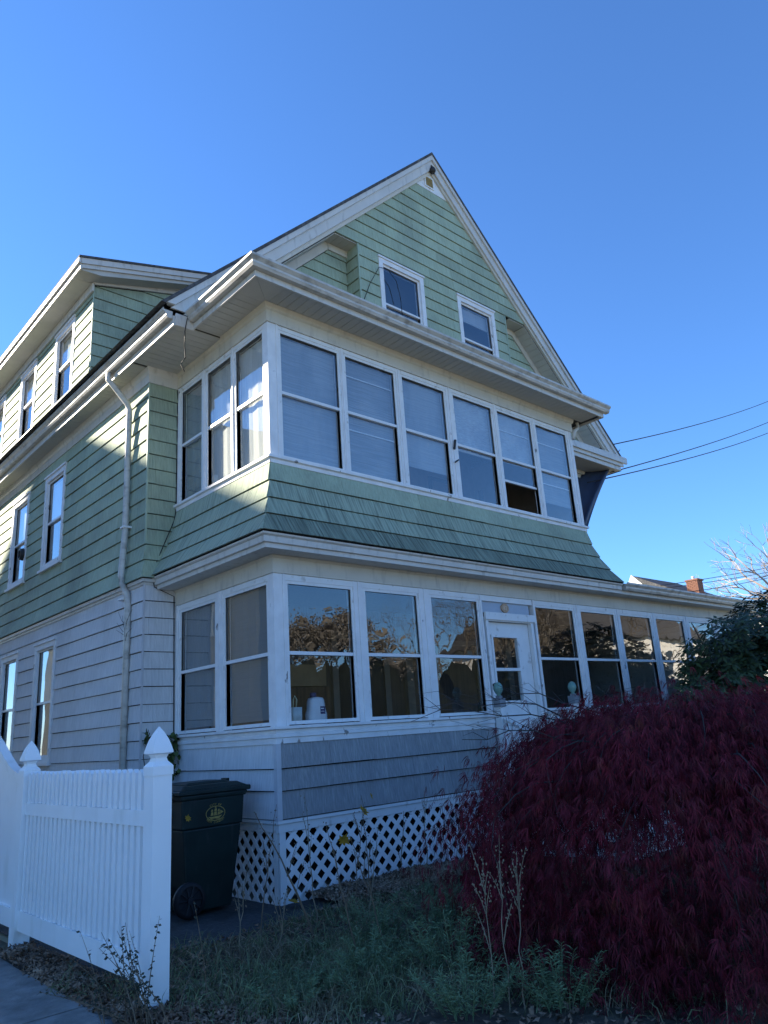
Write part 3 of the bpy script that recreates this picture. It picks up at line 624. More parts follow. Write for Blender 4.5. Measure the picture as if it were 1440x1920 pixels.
# lattice under the porch
def lattice(pl, u0, u1, z0, z1, name):
    mb = MB(); pl.box(mb, u0, u0 + .07, z0, z1, -.02, .004); pl.box(mb, u1 - .07, u1, z0, z1, -.02, .004); pl.box(mb, u0 + .07, u1 - .07, z0, z0 + .03, -.02, .003)
    f = mb.obj('lattice_frame', PAINT, H); sp = .162; hw = .033; a0, a1 = u0 + .072, u1 - .072
    hp = [(1, 0, -a0), (-1, 0, a1), (0, 1, -z0), (0, -1, z1)]
    for sg in (1, -1):
        k = -10
        while k * sp < (u1 - u0) + 1.5:
            c = u0 + k * sp; k += 1
            po = clip([(c - hw, z0), (c + hw, z0), (c + hw + sg * (z1 - z0), z1), (c - hw + sg * (z1 - z0), z1)], hp)
            if len(po) < 3: continue
            mb = MB(); d = -.006 if sg > 0 else -.014; n = len(po)
            mb.add([pl(u, z, d + .007) for u, z in po] + [pl(u, z, d) for u, z in po], [tuple(range(n)), tuple(range(n, 2 * n))[::-1]] + [(i, (i + 1) % n, n + (i + 1) % n, n + i) for i in range(n)]); mb.obj('slat', LATT, f)
LATT = mat('lattice_white', (.78, .785, .79), .5, .06, 5, col2=(.4, .38, .34), mix_scale=6, mix_lo=.6, mix_hi=.8)
lattice(pF, .0, 3.30, -.05, .624, 'f'); lattice(pS, .03, YH - .01, -.05, .624, 's')
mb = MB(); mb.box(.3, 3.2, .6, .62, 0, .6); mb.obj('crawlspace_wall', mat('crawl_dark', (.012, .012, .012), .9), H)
# hanging wires on the house
mb = MB(); mb.tube([(-.45, .99, 6.56), (-.52, .955, 6.5), (-.56, .93, 6.30), (-.565, .925, 6.10), (-.55, .93, 5.95), (-.58, .94, 5.9), (-.6, .95, 5.85), (-.57, .93, 5.78), (-.56, .93, 5.76)], .007, 5); mb.obj('loose_cable', WIRE, H, True)
mb = MB(); mb.tube([(1.9, 1.0, 7.6), (2.3, 1.22, 7.62), (2.44, 1.02, 7.78), (2.62, .98, 8.25), (2.83, .97, 8.62), (3.02, .97, 8.66), (3.2, .97, 8.5), (3.27, .975, 8.2), (3.28, .98, 7.9), (3.27, .99, 7.6)], .006, 5); mb.obj('slack_cable', WIRE, H, True)
mb = MB(); mb.tube([(-.012, 2.18, 6.2), (-.02, 2.17, 4.45), (-.04, 2.17, 4.3), (-.34, 2.17, 3.56), (-.30, 2.16, 3.40), (-.03, 2.17, 3.30), (-.01, 2.17, 1.6)], .006, 5); mb.obj('corner_cable', WIRE, H, True)
# stoop
ST = thing('stoop', 'white-sided front steps with two ball-topped newel posts behind the red maple', 'steps', (3.93, -.9, 0))
mb = MB(); mb.box(3.06, 4.82, -.95, -.002, -.05, .66); mb.obj('platform', PAINT, ST)
MB().box(3.02, 4.86, -.98, -.001, .661, .70).obj('deck', GRAY_D, ST)
for i in range(3): MB().box(3.12, 4.76, -1.24 - .28 * i, -.96 - .28 * i, -.05, .50 - .17 * i).obj('step', PAINT, ST)
BALL = mat('verdigris_ball', (.16, .30, .26), .45, .1); NW = mat('newel_grey', (.22, .23, .25), .7)
for x in (3.13, 4.74):
    n_ = MB().box(x - .045, x + .045, -.345, -.255, .70, 1.69).obj('newel_post', PAINT, ST); MB().box(x - .055, x + .055, -.355, -.245, 1.691, 1.80).box(x - .03, x + .03, -.33, -.27, 1.80, 1.826).obj('newel_cap', NW, n_)
    MB().lathe([(0, 0), (.03, .0), (.022, .02), (.04, .035), (.058, .075), (.06, .1), (.045, .145), (.02, .165), (0, .17)], (x, -.30, 1.825), 14).obj('ball_finial', BALL, n_, True)
    r_ = MB().tube([(x, -.35, 1.55), (x, -1.75, .85)], .03, 6).obj('handrail', PAINT, ST)
    for k in range(8): yy = -.45 - k * .17; MB().box(x - .012, x + .012, yy - .012, yy + .012, max(.70 - max(0, (-yy - .98)) * .6, 0), 1.52 - (k * .17 + .1) * .5).obj('baluster', PAINT, ST)
    MB().box(x - .045, x + .045, -1.83, -1.74, 0, .95).obj('newel_post', PAINT, ST)
# blue tarp hanging at the right-hand eave
mb = MB(); nu, nv = 22, 14
tl, tr_, bl, br = Vector((8.35, 1.64, 6.10)), Vector((9.70, 1.04, 6.96)), Vector((7.5, 1.6, 4.7)), Vector((8.05, 1.12, 4.90))
for j in range(nv + 1):
    v = j / nv
    for i in range(nu + 1):
        u = i / nu; a = tl.lerp(bl, v); b = tr_.lerp(br, v); b.x += -.12 * math.sin(v * math.pi); p = a.lerp(b, u)
        p.y += .06 * math.sin(u * 12 + v * 3) * (.3 + v * .7) - .06 * math.sin(u * math.pi) * v; p.x += .02 * math.sin(u * 17 + v * 5); mb.v.append(tuple(p))
for j in range(nv):
    for i in range(nu): k = j * (nu + 1) + i; mb.f.append((k, k + 1, k + nu + 2, k + nu + 1))
o = mb.obj('tarp', TARP, None, True); tag(o, 'dark blue tarp hanging from the right end of the eave', 'tarp')
md = o.modifiers.new('s', 'SOLIDIFY'); md.thickness = .006
# ================================================================== fence
FX = -2.085
F = thing('picket_fence', 'white vinyl picket fence section with two gothic-capped posts beside the bin', 'fence', (FX, -.5, 0))
def post(y, h=1.62):
    w = .0635
    p = MB().box(FX - w, FX + w, y - w, y + w, -.1, h - .295).obj('post', VINYL, F)
    prof = [(w + .006, h - .30), (w + .006, h - .245), (w - .002, h - .235), (w - .02, h - .215), (w - .026, h - .195), (w - .018, h - .175), (w + .006, h - .165), (w + .004, h - .15), (w - .004, h - .12), (w - .017, h - .08), (w - .036, h - .04), (w - .055, h - .01), (.004, h)]
    mb = MB()
    for i, (r, z) in enumerate(prof): mb.v += [(FX - r, y - r, z), (FX + r, y - r, z), (FX + r, y + r, z), (FX - r, y + r, z)]
    for i in range(len(prof) - 1):
        for j in range(4): mb.f.append((i * 4 + j, i * 4 + (j + 1) % 4, i * 4 + 4 + (j + 1) % 4, i * 4 + 4 + j))
    mb.f += [(3, 2, 1, 0), tuple(range(len(mb.v) - 4, len(mb.v)))]
    mb.obj('post_cap', VINYL, p)
post(-1.72); post(.76)
f0, f1 = -1.655, .695
MB().box(FX - .04, FX + .04, f0, f1, .125, .275).obj('rail', VINYL, F); MB().box(FX - .037, FX + .037, f0, f1, 1.012, 1.108).obj('rail', VINYL, F)
n = 25; pit = (f1 - f0) / n; pw = .054
mb = MB(); mb.box(-.016, .016, -pw / 2, pw / 2, .276, 1.011); mb.box(-.016, .016, -pw / 2, pw / 2, 1.109, 1.338)
for sx in (0,): mb.prism([(-.016, -pw / 2, 1.338), (-.016, pw / 2, 1.338), (-.016, 0, 1.362)], (.032, 0, 0))
pk = mb.obj('picket', VINYL, F); pk.location = (FX - .014, f0 + pit / 2, 0)
for i in range(1, n): inst(pk, F, (FX - .014, f0 + pit * (i + .5), R.uniform(-.003, .003)))
MB().box(FX + .004, FX + .014, f0, f1, .276, 1.30).obj('backing_panel', VINYL, F)
G = thing('fence_gate', 'solid white vinyl gate with scooped top rail at the left edge', 'gate', (FX, 1.5, 0))
mb = MB(); ys_ = [.835 + i * .06 for i in range(24)]; top = lambda y: 1.345 + .44 * (1 - math.cos(min(1, (y - .835) / 1.38) * math.pi)) / 2
for i, y in enumerate(ys_): mb.v += [(FX - .012, y, .12), (FX - .012, y, top(y) - .08), (FX + .012, y, .12), (FX + .012, y, top(y) - .08)]
for i in range(len(ys_) - 1): k = i * 4; mb.f += [(k, k + 4, k + 5, k + 1), (k + 2, k + 3, k + 7, k + 6)]
mb.obj('gate_panel', VINYL, G)
mb = MB()
for off, w, z in ((0, .04, 0), (-.045, .028, 0)):
    for i, y in enumerate(ys_): t = top(y) + off; mb.v += [(FX - w, y, t - .042), (FX + w, y, t - .042), (FX + w, y, t), (FX - w, y, t)]
    b0 = len(mb.v) - 4 * len(ys_)
    for i in range(len(ys_) - 1):
        for j in range(4): k = b0 + i * 4; mb.f.append((k + j, k + (j + 1) % 4, k + 4 + (j + 1) % 4, k + 4 + j))
    mb.f += [(b0, b0 + 1, b0 + 2, b0 + 3), tuple(len(mb.v) - 4 + j for j in range(4))]
mb.obj('scooped_rail', VINYL, G)
MB().box(FX - .04, FX + .04, .835, 2.2, .125, .27).obj('rail', VINYL, G)

# ================================================================== wheeled bin
B = thing('wheeled_bin', 'dark green wheeled refuse bin with a gold city emblem beside the fence post', 'bin', (-.56, .58, 0))
def frustum(mb, b, t, z0, z1):
    (x0, x1, y0, y1), (X0, X1, Y0, Y1_) = b, t
    return mb.add([(x0, y0, z0), (x1, y0, z0), (x1, y1, z0), (x0, y1, z0), (X0, Y0, z1), (X1, Y0, z1), (X1, Y1_, z1), (X0, Y1_, z1)], [(0, 3, 2, 1), (4, 5, 6, 7), (0, 1, 5, 4), (1, 2, 6, 5), (2, 3, 7, 6), (3, 0, 4, 7)])
mb = MB(); frustum(mb, (-.79, -.33, .335, .80), (-.86, -.245, .285, .86), .03, .74); frustum(mb, (-.875, -.235, .275, .87), (-.885, -.22, .265, .88), .741, 1.0)
frustum(mb, (-.90, -.20, .25, .895), (-.905, -.19, .245, .90), .995, 1.04)
body = mb.obj('bin_body', BINM, B); body.modifiers.new('b', 'BEVEL').width = .014; body.modifiers['b'].segments = 2
mb = MB(); frustum(mb, (-.93, -.165, .225, .92), (-.93, -.165, .225, .92), 1.041, 1.085); frustum(mb, (-.91, -.19, .245, .90), (-.84, -.27, .31, .84), 1.084, 1.125)
frustum(mb, (-.80, -.30, .36, .79), (-.76, -.36, .40, .75), 1.1245, 1.145)
lid = mb.obj('lid', BINM, B); lid.modifiers.new('b', 'BEVEL').width = .01
MB().box(-.27, -.235, .52, .62, 1.10, 1.15).obj('lid_grip', BINM, lid)
MB().tube([(-.95, .30, 1.06), (-.99, .30, 1.04), (-.99, .86, 1.04), (-.95, .86, 1.06)], .016, 6).obj('handle', BINM, B)
for yy in (.275, .86):
    mb = MB(); c = (-.80, yy, .152)
    mb.lathe([(.118, -.03), (.15, -.026), (.152, 0), (.15, .026), (.118, .03)], c, 24, 'Y'); mb.f = [f for f in mb.f if len(f) == 4]
    wh = mb.obj('wheel', BLACK, B, True)
    mb = MB(); mb.lathe([(0, -.036), (.03, -.034), (.03, .03), (0, .03)], c, 12, 'Y')
    for k in range(10): a = k * math.pi / 5; mb.tube([(c[0] + .02 * math.cos(a), yy - .02, c[2] + .02 * math.sin(a)), (c[0] + .125 * math.cos(a), yy - .02, c[2] + .125 * math.sin(a))], .008, 4)
    mb.lathe([(.11, -.012), (.122, -.012), (.122, .01), (.11, .01)], c, 20, 'Y'); mb.obj('spokes', mat('wheel_grey', (.02, .02, .024), .5), wh)
    MB().lathe([(0, -.012), (.115, -.012), (.115, -.002), (0, -.002)], (c[0], yy + .012, c[2]), 20, 'Y').obj('wheel_disc', BLACK, wh)
# emblem printed on the side
EX, EZ = -.535, .858
yside = lambda z: .275 - .010 * (z - .741) / .259 - .0025
mb = MB()
def ell(rx, rz, w):
    n = 36; k = len(mb.v)
    for i in range(n):
        a = 2 * math.pi * i / n
        for r in (0, w): x, z = EX + (rx - r) * math.cos(a), EZ + (rz - r) * math.sin(a); mb.v.append((x, yside(z), z))
    for i in range(n): j = (i + 1) % n; mb.f.append((k + 2 * i, k + 2 * j, k + 2 * j + 1, k + 2 * i + 1))
ell(.103, .066, .006)
def flat(pts):
    k = len(mb.v); mb.v += [(EX + x, yside(EZ + z), EZ + z) for x, z in pts]; mb.f.append(tuple(range(k, k + len(pts))))
flat([(-.078, -.026), (-.05, -.046), (.04, -.046), (.072, -.02), (.03, -.027), (-.04, -.03)])
for x0, x1, za, zb in ((-.052, -.026, -.02, .012), (-.05, -.03, .015, .036), (-.018, .012, -.02, .016), (-.014, .01, .019, .044), (-.01, .006, .047, .062), (.02, .044, -.016, .012), (.022, .04, .015, .036)):
    flat([(x0, za), (x1 + .004, za + .002), (x1, zb), (x0 + .006, zb - .002)])
flat([(.05, -.012), (.085, .006), (.05, .026)])
for s_ in (-.05, .03): flat([(s_ - .03, -.05), (s_ + .03, -.05), (s_ + .02, -.054), (s_ - .02, -.054)])
def arc_text(txt, rx, rz, a0, a1, size, flip):
    for i, ch in enumerate(txt):
        if ch == ' ': continue
        a = math.radians(a0 + (a1 - a0) * (i / (len(txt) - 1))); vs, fs = text_mesh(ch, size)
        th = a - math.pi / 2 if not flip else a + math.pi / 2
        k = len(mb.v)
        for x, y, z in vs:
            X = EX + rx * math.cos(a) + x * math.cos(th) - y * math.sin(th); Z = EZ + rz * math.sin(a) + x * math.sin(th) + y * math.cos(th)
            mb.v.append((X, yside(Z) - .0005 - z, Z))
        mb.f += [tuple(q + k for q in f) for f in fs]
arc_text('CITY OF', .108, .071, 118, 62, .026, False); arc_text('NEW LONDON', .118, .088, 222, 318, .027, True)
mb.obj('emblem', GOLD, B)
mb = MB(); flat_ = [(-.012, .0), (.0, .026), (.014, .0), (.006, -.024), (-.008, -.024)]
ww = [(-.886, .48 + x * 2.2, .86 + z * 2) for x, z in flat_]; mb.add(ww, [(0, 1, 2, 3, 4)]); mb.obj('side_mark', GOLD, B)

# ================================================================== things on the window sill
J = thing('plastic_jug', 'white plastic jug with a blue label on the porch window sill', 'jug', (.66, .22, 1.60))
def rbox(mb, cx, cy, prof, n=20, e=4.0):
    for i, (rx, ry, z) in enumerate(prof):
        for j in range(n):
            a = 2 * math.pi * j / n; c, s = math.cos(a), math.sin(a); k = (abs(c) ** e + abs(s) ** e) ** (-1 / e); mb.v.append((cx + rx * c * k, cy + ry * s * k, z))
    b = len(mb.v) - n * len(prof)
    for i in range(len(prof) - 1):
        for j in range(n): mb.f.append((b + i * n + j, b + i * n + (j + 1) % n, b + i * n + n + (j + 1) % n, b + i * n + n + j))
    mb.f += [tuple(range(b, b + n))[::-1], tuple(range(len(mb.v) - n, len(mb.v)))]
JW = mat('jug_white', (.62, .64, .68), .35); JB = mat('jug_blue', (.02, .03, .12), .4)
mb = MB(); rbox(mb, .66, .22, [(.12, .06, 1.60), (.125, .062, 1.64), (.125, .062, 1.72), (.105, .058, 1.78), (.095, .055, 1.86), (.08, .05, 1.89), (.03, .03, 1.90)]); mb.obj('jug_body', JW, J, True)
mb = MB(); mb.lathe([(.036, 1.90), (.036, 1.945), (0, 1.95)], (.63, .22, 0), 12); mb.obj('cap', JB, J)
MB().box(.675, .74, .158, .1595, 1.72, 1.80).obj('label', JB, J)
MB().box(.681, .72, .1565, .1578, 1.772, 1.782).box(.681, .73, .1565, .1578, 1.745, 1.750).obj('label_print', JW, J)
K = thing('plastic_tub', 'pale translucent tub with tall handles on the porch window sill', 'tub', (.385, .22, 1.60))
mb = MB(); rbox(mb, .385, .22, [(.062, .05, 1.60), (.068, .052, 1.80), (.06, .048, 1.80), (.055, .044, 1.63)], e=6); mb.obj('tub_body', mat('tub_pale', (.5, .56, .56), .4, .15, 12), K, True)
mb = MB(); mb.tube([(.36, .22, 1.79), (.365, .22, 1.88), (.385, .22, 1.92), (.41, .22, 1.88), (.40, .22, 1.8)], .008, 6); mb.obj('handle', mat('tub_handle', (.5, .46, .32), .5), K, True)
MB().box(.11, 3.2, .11, .34, 1.57, 1.60).obj('inner_sill', PAINT, H)
# ================================================================== utility wires
def wire(p, q, sag, r, label):
    p, q = Vector(p), Vector(q); pts = []
    for i in range(25): t = i / 24; v = p.lerp(q, t); v.z -= sag * 4 * t * (1 - t); pts.append(v)
    o = MB().tube(pts, r, 5).obj('utility_wire', WIRE, None, True); tag(o, label, 'wire', 'overhead wires at the right')
wire((9.22, .95, 6.94), (42, 4.5, 20.1), .5, .012, 'topmost black wire running from the gable corner to the right')
wire((9.15, 1.05, 6.34), (42, 4.8, 18.7), .35, .013, 'middle of the three black wires leaving the eave by the tarp')
wire((8.2, 1.05, 5.95), (42, 4.9, 18.1), .45, .013, 'lowest of the three black wires leaving the eave by the tarp')
for a, b, lab in (((38.5, 15.28, 8.9), (62, 14.9, 12.75), 'upper of the three distant wires above the brick chimney'), ((38.5, 15.04, 8.7), (62, 15.0, 12.35), 'middle of the three distant wires crossing the brick chimney'), ((38.5, 13.63, 8.2), (62, 15.6, 11.95), 'lowest of the three distant wires beside the brick chimney')):
    wire(a, b, .12, .022, lab)

# ================================================================== house far behind with brick chimney
N = thing('far_house', 'white gabled house with a dark roof and brick chimney behind the porch roof', 'house', (46, 15, 0))
NWH = mat('far_white', (.62, .62, .6), .6); x0, x1 = 40.0, 50.0
ya, yb = 4.0, 17.2
mb = MB(); mb.prism([(x0, 3.4, 0), (x0, 18.4, 0), (x0, 18.4, 8.9), (x0, 17.7, 9.8), (x0, 3.4, 2.5)], (6, 0, 0)); mb.obj('wall', NWH, N)
mb = MB(); mb.prism([(x0 - .3, 17.75, 10.1), (x0 - .3, 3.2, 2.7), (x0 - .3, 3.2, 2.5), (x0 - .3, 17.75, 9.85)], (6, 0, 0)); mb.obj('roof', ROOF, N)
mb = MB(); mb.prism([(x0 - .32, 18.2, 9.35), (x0 - .32, 17.0, 9.35), (x0 - .32, 17.75, 10.15)], (.1, 0, 0)); mb.obj('gable_trim', NWH, N)
CH = MB().box(40.3, 41.0, 13.8, 14.5, 7.0, 9.12).obj('chimney', BRICK, N)
bk = 0
for r_ in range(10):
    for k in range(4):
        yy = 13.79 + k * .24 - (r_ % 2) * .12
        o = MB().box(40.27, 40.3 - .001, max(13.79, yy), min(14.51, yy + .225), 8.11 + r_ * .1, 8.2 + r_ * .1)
        if min(14.51, yy + .225) - max(13.79, yy) > .05: o.obj('brick', BRICK, CH)
MB().box(40.24, 41.06, 13.74, 14.56, 9.121, 9.22).obj('chimney_cap', BRICK, CH); MB().lathe([(.08, 9.22), (.08, 9.36), (.11, 9.38), (.11, 9.42), (0, 9.45)], (40.6, 14.15, 0), 10).obj('flue_pipe', SASH, CH)

# ================================================================== neighbours outside the frame (they shade the side wall and show in the panes)
Q = thing('neighbour_house', 'tan clapboard neighbour house seen only as shade and as a reflection in the side windows', 'house', (-9, 16, 0))
NT = mat('neighbour_tan', (.42, .38, .31), .7, .08, 3, (.3, .3, 8)); XN = -5.6; t_ = XN and (-.41 - XN)
pk_y, pk_z = 5.35 + 1.9 * t_, 6.45 + 1.04 * t_     # ridge end that throws the peak of the shade on the side wall
hw = 6.2; ez = pk_z - hw * .9
ax = .2
def nb(y, z, x): return (x, y + ax * (XN - x) * -1, z)
mb = MB(); prof = [(pk_y - hw, 0), (pk_y + hw, 0), (pk_y + hw, ez), (pk_y, pk_z), (pk_y - hw, ez)]
fr = [nb(y, z, XN) for y, z in prof]; bk_ = [nb(y, z, XN - 11) for y, z in prof]
mb.add(fr + bk_, [(0, 1, 2, 3, 4), (9, 8, 7, 6, 5), (0, 5, 6, 1), (1, 6, 7, 2), (4, 9, 5, 0)]); mb.obj('wall', NT, Q)
mb = MB()
for s_ in (-1, 1):
    a, b = (pk_y, pk_z + .05), (pk_y + s_ * (hw + .35), ez - .26)
    mb.add([nb(*a, XN + .35), nb(*b, XN + .35), nb(*b, XN - 11.3), nb(*a, XN - 11.3)], [(0, 1, 2, 3)])
o = mb.obj('roof', ROOF, Q); o.modifiers.new('s', 'SOLIDIFY').thickness = .15
for yy in (-3.6, -.5, 2.6):
    for zz in (1.2, 4.2, 7.0):
        w_ = MB().box(XN - .01, XN + .06, pk_y + yy - .55, pk_y + yy + .55, zz, zz + 1.7).obj('window', PAINT, Q); MB().box(XN + .061, XN + .07, pk_y + yy - .45, pk_y + yy + .45, zz + .1, zz + 1.6).obj('pane', mat('neighbour_glass', (.02, .025, .03), .1, spec=.6), w_)
mb = MB(); mb.box(XN - 3, XN - .3, 3.2, 6.4, 0, 6.0); mb.box(XN - 3, XN - .3, 6.4, pk_y - hw, 0, 9.2); mb.obj('added_shade_wing', NT, Q)  # added unseen blocks that keep the sun off the fence and maple top
V = thing('house_across', 'white sunlit house across the street mirrored in the right porch windows', 'house', (50, -24, 0))
mb = MB(); mb.box(40, 58, -34, -22, 0, 7.0); mb.box(37, 40, -31, -24, 0, 3.2); mb.obj('wall', mat('sunlit_white', (.72, .70, .66), .7), V)
mb = MB(); mb.prism([(39.4, -34.6, 7.0), (39.4, -21.4, 7.0), (39.4, -28, 11.5)], (19.2, 0, 0)); mb.prism([(36.6, -31.5, 3.2), (36.6, -23.5, 3.2), (40, -23.5, 4.1), (40, -31.5, 4.1)], (0, 0, .2)); mb.obj('roof', ROOF, V)
for xx in (42.5, 46.5, 50.5, 54.5):
    for zz in (1.0, 4.2): MB().box(xx, xx + 1.1, -22.0, -21.95, zz, zz + 1.7).obj('window', mat('far_dark', (.03, .035, .04), .2), V)
for yy in (-32, -28.5, -25):
    for zz in (4.2,): MB().box(39.95, 40.0, yy, yy + 1.1, zz, zz + 1.7).obj('window', mat('far_dark', (.03, .035, .04), .2), V)

# ================================================================== trees
HG = mat('hedge_shade_green', (.010, .012, .008), .95, .3, 3, bump=.5, bscale=9, spec=.03)  # added hedges: near-black, leaf self-shade in the colour, to darken pane reflections
for k_, (hx, hl, lab) in enumerate(((9, 11, 'added evergreen screen across the street that darkens the panes, left of two'), (22, 17, 'added evergreen screen across the street that darkens the panes, right of two'))):
    mb = MB(); nn_ = 40; rh = random.Random(k_)
    for i_ in range(nn_ + 1):
        x_ = hx + hl * i_ / nn_; h_ = 4.3 + rh.uniform(-.35, .45)
        mb.v += [(x_, -17.6, 0), (x_, -17.5 + rh.uniform(-.1, .1), h_ * .7), (x_, -18.1, h_), (x_, -18.7, h_ * .8), (x_, -18.8, 0)]
    for i_ in range(nn_):
        for j_ in range(4): q_ = i_ * 5 + j_; mb.f.append((q_, q_ + 5, q_ + 6, q_ + 1))
    tag(mb.obj('added_hedge', HG), lab, 'added_hedge', 'added hedges across the street')
def tree_mesh(seed, h, spread, depth=6, r0=.16, up=.5, trunk=.3, n=3, ratio=.72, kids=3):
    rr = random.Random(seed); mb = MB(); tips = []
    def grow(p, d, L, r, k):
        steps = 3; pts = [p]; rad = [r]
        for i in range(steps):
            d = (d + Vector((rr.gauss(0, .16), rr.gauss(0, .16), rr.gauss(0, .1) + .05 * up))).normalized(); p = p + d * (L / steps); pts.append(p); rad.append(r * (1 - .4 * (i + 1) / steps))
        mb.tube(pts, rad, max(n, 6 - k // 1 if k < 3 else n), cap=False)
        if k >= depth: tips.append((p, d)); return
        if k >= depth - 2: tips.append((pts[2], d))
        for j in range(kids if k else kids + 1):
            a = rr.uniform(0, 6.283); tilt = rr.uniform(.3, .85) * spread
            s = d.orthogonal().normalized(); s.rotate(__import__('mathutils').Quaternion(d, a))
            nd = (d * math.cos(tilt) + s * math.sin(tilt) + Vector((0, 0, .12 * up))).normalized()
            grow(pts[-1] if j else pts[-1], nd, L * ratio * rr.uniform(.75, 1.15), r * .6 * rr.uniform(.7, 1), k + 1)
    grow(Vector((0, 0, 0)), Vector((0, 0, 1)), h * trunk, r0, 0)
    zmax = max(v[2] for v in mb.v); s = h / zmax; mb.v = [(x * s, y * s, z * s) for x, y, z in mb.v]; tips = [(p * s, d) for p, d in tips]
    return mb, tips
def leaf_cards(tips, per, size, spread, rng):
    P = np.array([t[0] for t in tips]); P = np.repeat(P, per, 0) + rng.normal(0, spread, (len(P) * per, 3)); n = len(P)
    a = rng.normal(0, 1, (n, 3)); a /= np.linalg.norm(a, axis=1)[:, None]; b = rng.normal(0, 1, (n, 3)); b -= (a * b).sum(1)[:, None] * a; b /= np.linalg.norm(b, axis=1)[:, None]
    s = size * rng.uniform(.6, 1.3, (n, 1)); q = np.stack([P - a * s, P + b * s * .5, P + a * s, P - b * s * .5], 1)
    return q.reshape(-1, 3), np.arange(4 * n).reshape(-1, 4)
OAK = mat('autumn_leaf', (.18, .165, .15), .8, .25, .5, island=.4, col2=(.19, .18, .17), mix_scale=.4, trans=.25)
FARB = mat('sunlit_twigs', (.25, .21, .185), .9, .2, .4)
mbA, tipsA = tree_mesh(5, 1.0, .75, 7, .014); mbB, tipsB = tree_mesh(11, 1.0, .7, 7, .014); mbC, tipsC = tree_mesh(23, 1.0, .9, 6, .022, trunk=.2)
def tmesh(mb, name): me = bpy.data.meshes.new(name); me.from_pydata(mb.v, [], mb.f); me.update(); return me
MEA, MEB, MEC = tmesh(mbA, 'bare_tree'), tmesh(mbB, 'bare_tree'), tmesh(mbC, 'bare_tree')
lv, lf = leaf_cards(tipsC, 10, .012, .036, NR); LVC = npmesh('crown', lv, lf, OAK); LVC_me = LVC.data; bpy.data.objects.remove(LVC)
def tree(name, me, m, loc, h, rz, label, group, crown=None, w=1.0):
    t = thing(name, label, 'tree', loc, group); t.scale = (h * w, h * w, h); t.rotation_euler = (0, 0, rz)
    a = bpy.data.objects.new('trunk', me); COL.objects.link(a); a.parent = t
    if not me.materials: me.materials.append(m)
    if crown: b = bpy.data.objects.new('crown', crown); COL.objects.link(b); b.parent = t
    a.material_slots[0].link = 'OBJECT'; a.material_slots[0].material = m
# pale bare trees beyond the far house, at the right edge of the sky
g = 'bare trees beyond the far house'
tree('bare_tree', MEA, FARB, (66, 20.5, 0), 15.2, .4, 'pale bare tree directly behind the brick chimney, shortest of three', g)
tree('bare_tree', MEB, FARB, (66, 16.0, 0), 16.8, 1.9, 'pale bare tree right of the brick chimney, middle of three', g)
tree('bare_tree', MEC, FARB, (64, 11.2, 0), 17.0, 4.0, 'tall pale bare tree at the right edge of the photo above the evergreen shrub', g)
tree('bare_tree', MEB, FARB, (68, 13.0, 0), 17.6, .2, 'tall pale bare tree between the chimney and the right edge', g)
tree('bare_tree', MEA, FARB, (70, 18.0, 0), 16.8, 3.2, 'slim pale bare tree just right of the brick chimney, farther back', g)
g = 'trees across the street mirrored in the panes'
for i, (me, cr, loc, h, w, lab) in enumerate([
    (MEC, LVC_me, (16.2, -21, 0), 6.9, 1.0, 'round brown-leaved tree across the street mirrored in the left porch window'),
    (MEC, LVC_me, (21.5, -23, 0), 4.9, 1.3, 'low brown-leaved tree across the street mirrored in the second porch window'),
    (MEB, None, (23.0, -19, 0), 10.5, 1.0, 'dark bare tree across the street mirrored in the second porch window'),
    (MEA, None, (26.5, -20, 0), 11.0, 1.1, 'dark bare tree across the street mirrored in the third porch window'),
    (MEC, LVC_me, (28.0, -27, 0), 5.8, 1.3, 'low russet tree across the street mirrored beside the door'),
    (MEB, None, (31.5, -19, 0), 12.5, 1.1, 'bare tree across the street mirrored in the door glass'),
    (MEC, LVC_me, (35.0, -24, 0), 8.6, 1.0, 'tall russet tree across the street mirrored right of the door'),
    (MEA, None, (37.0, -17, 0), 12.0, 1.0, 'tall bare tree across the street mirrored in the right porch windows'),
    (MEC, LVC_me, (10.0, -24, 0), 6.4, 1.3, 'brown-leaved tree across the street farthest to the left')]):
    tree('street_tree', me, BARK, loc, h, i * 1.3, lab, g, cr, w)
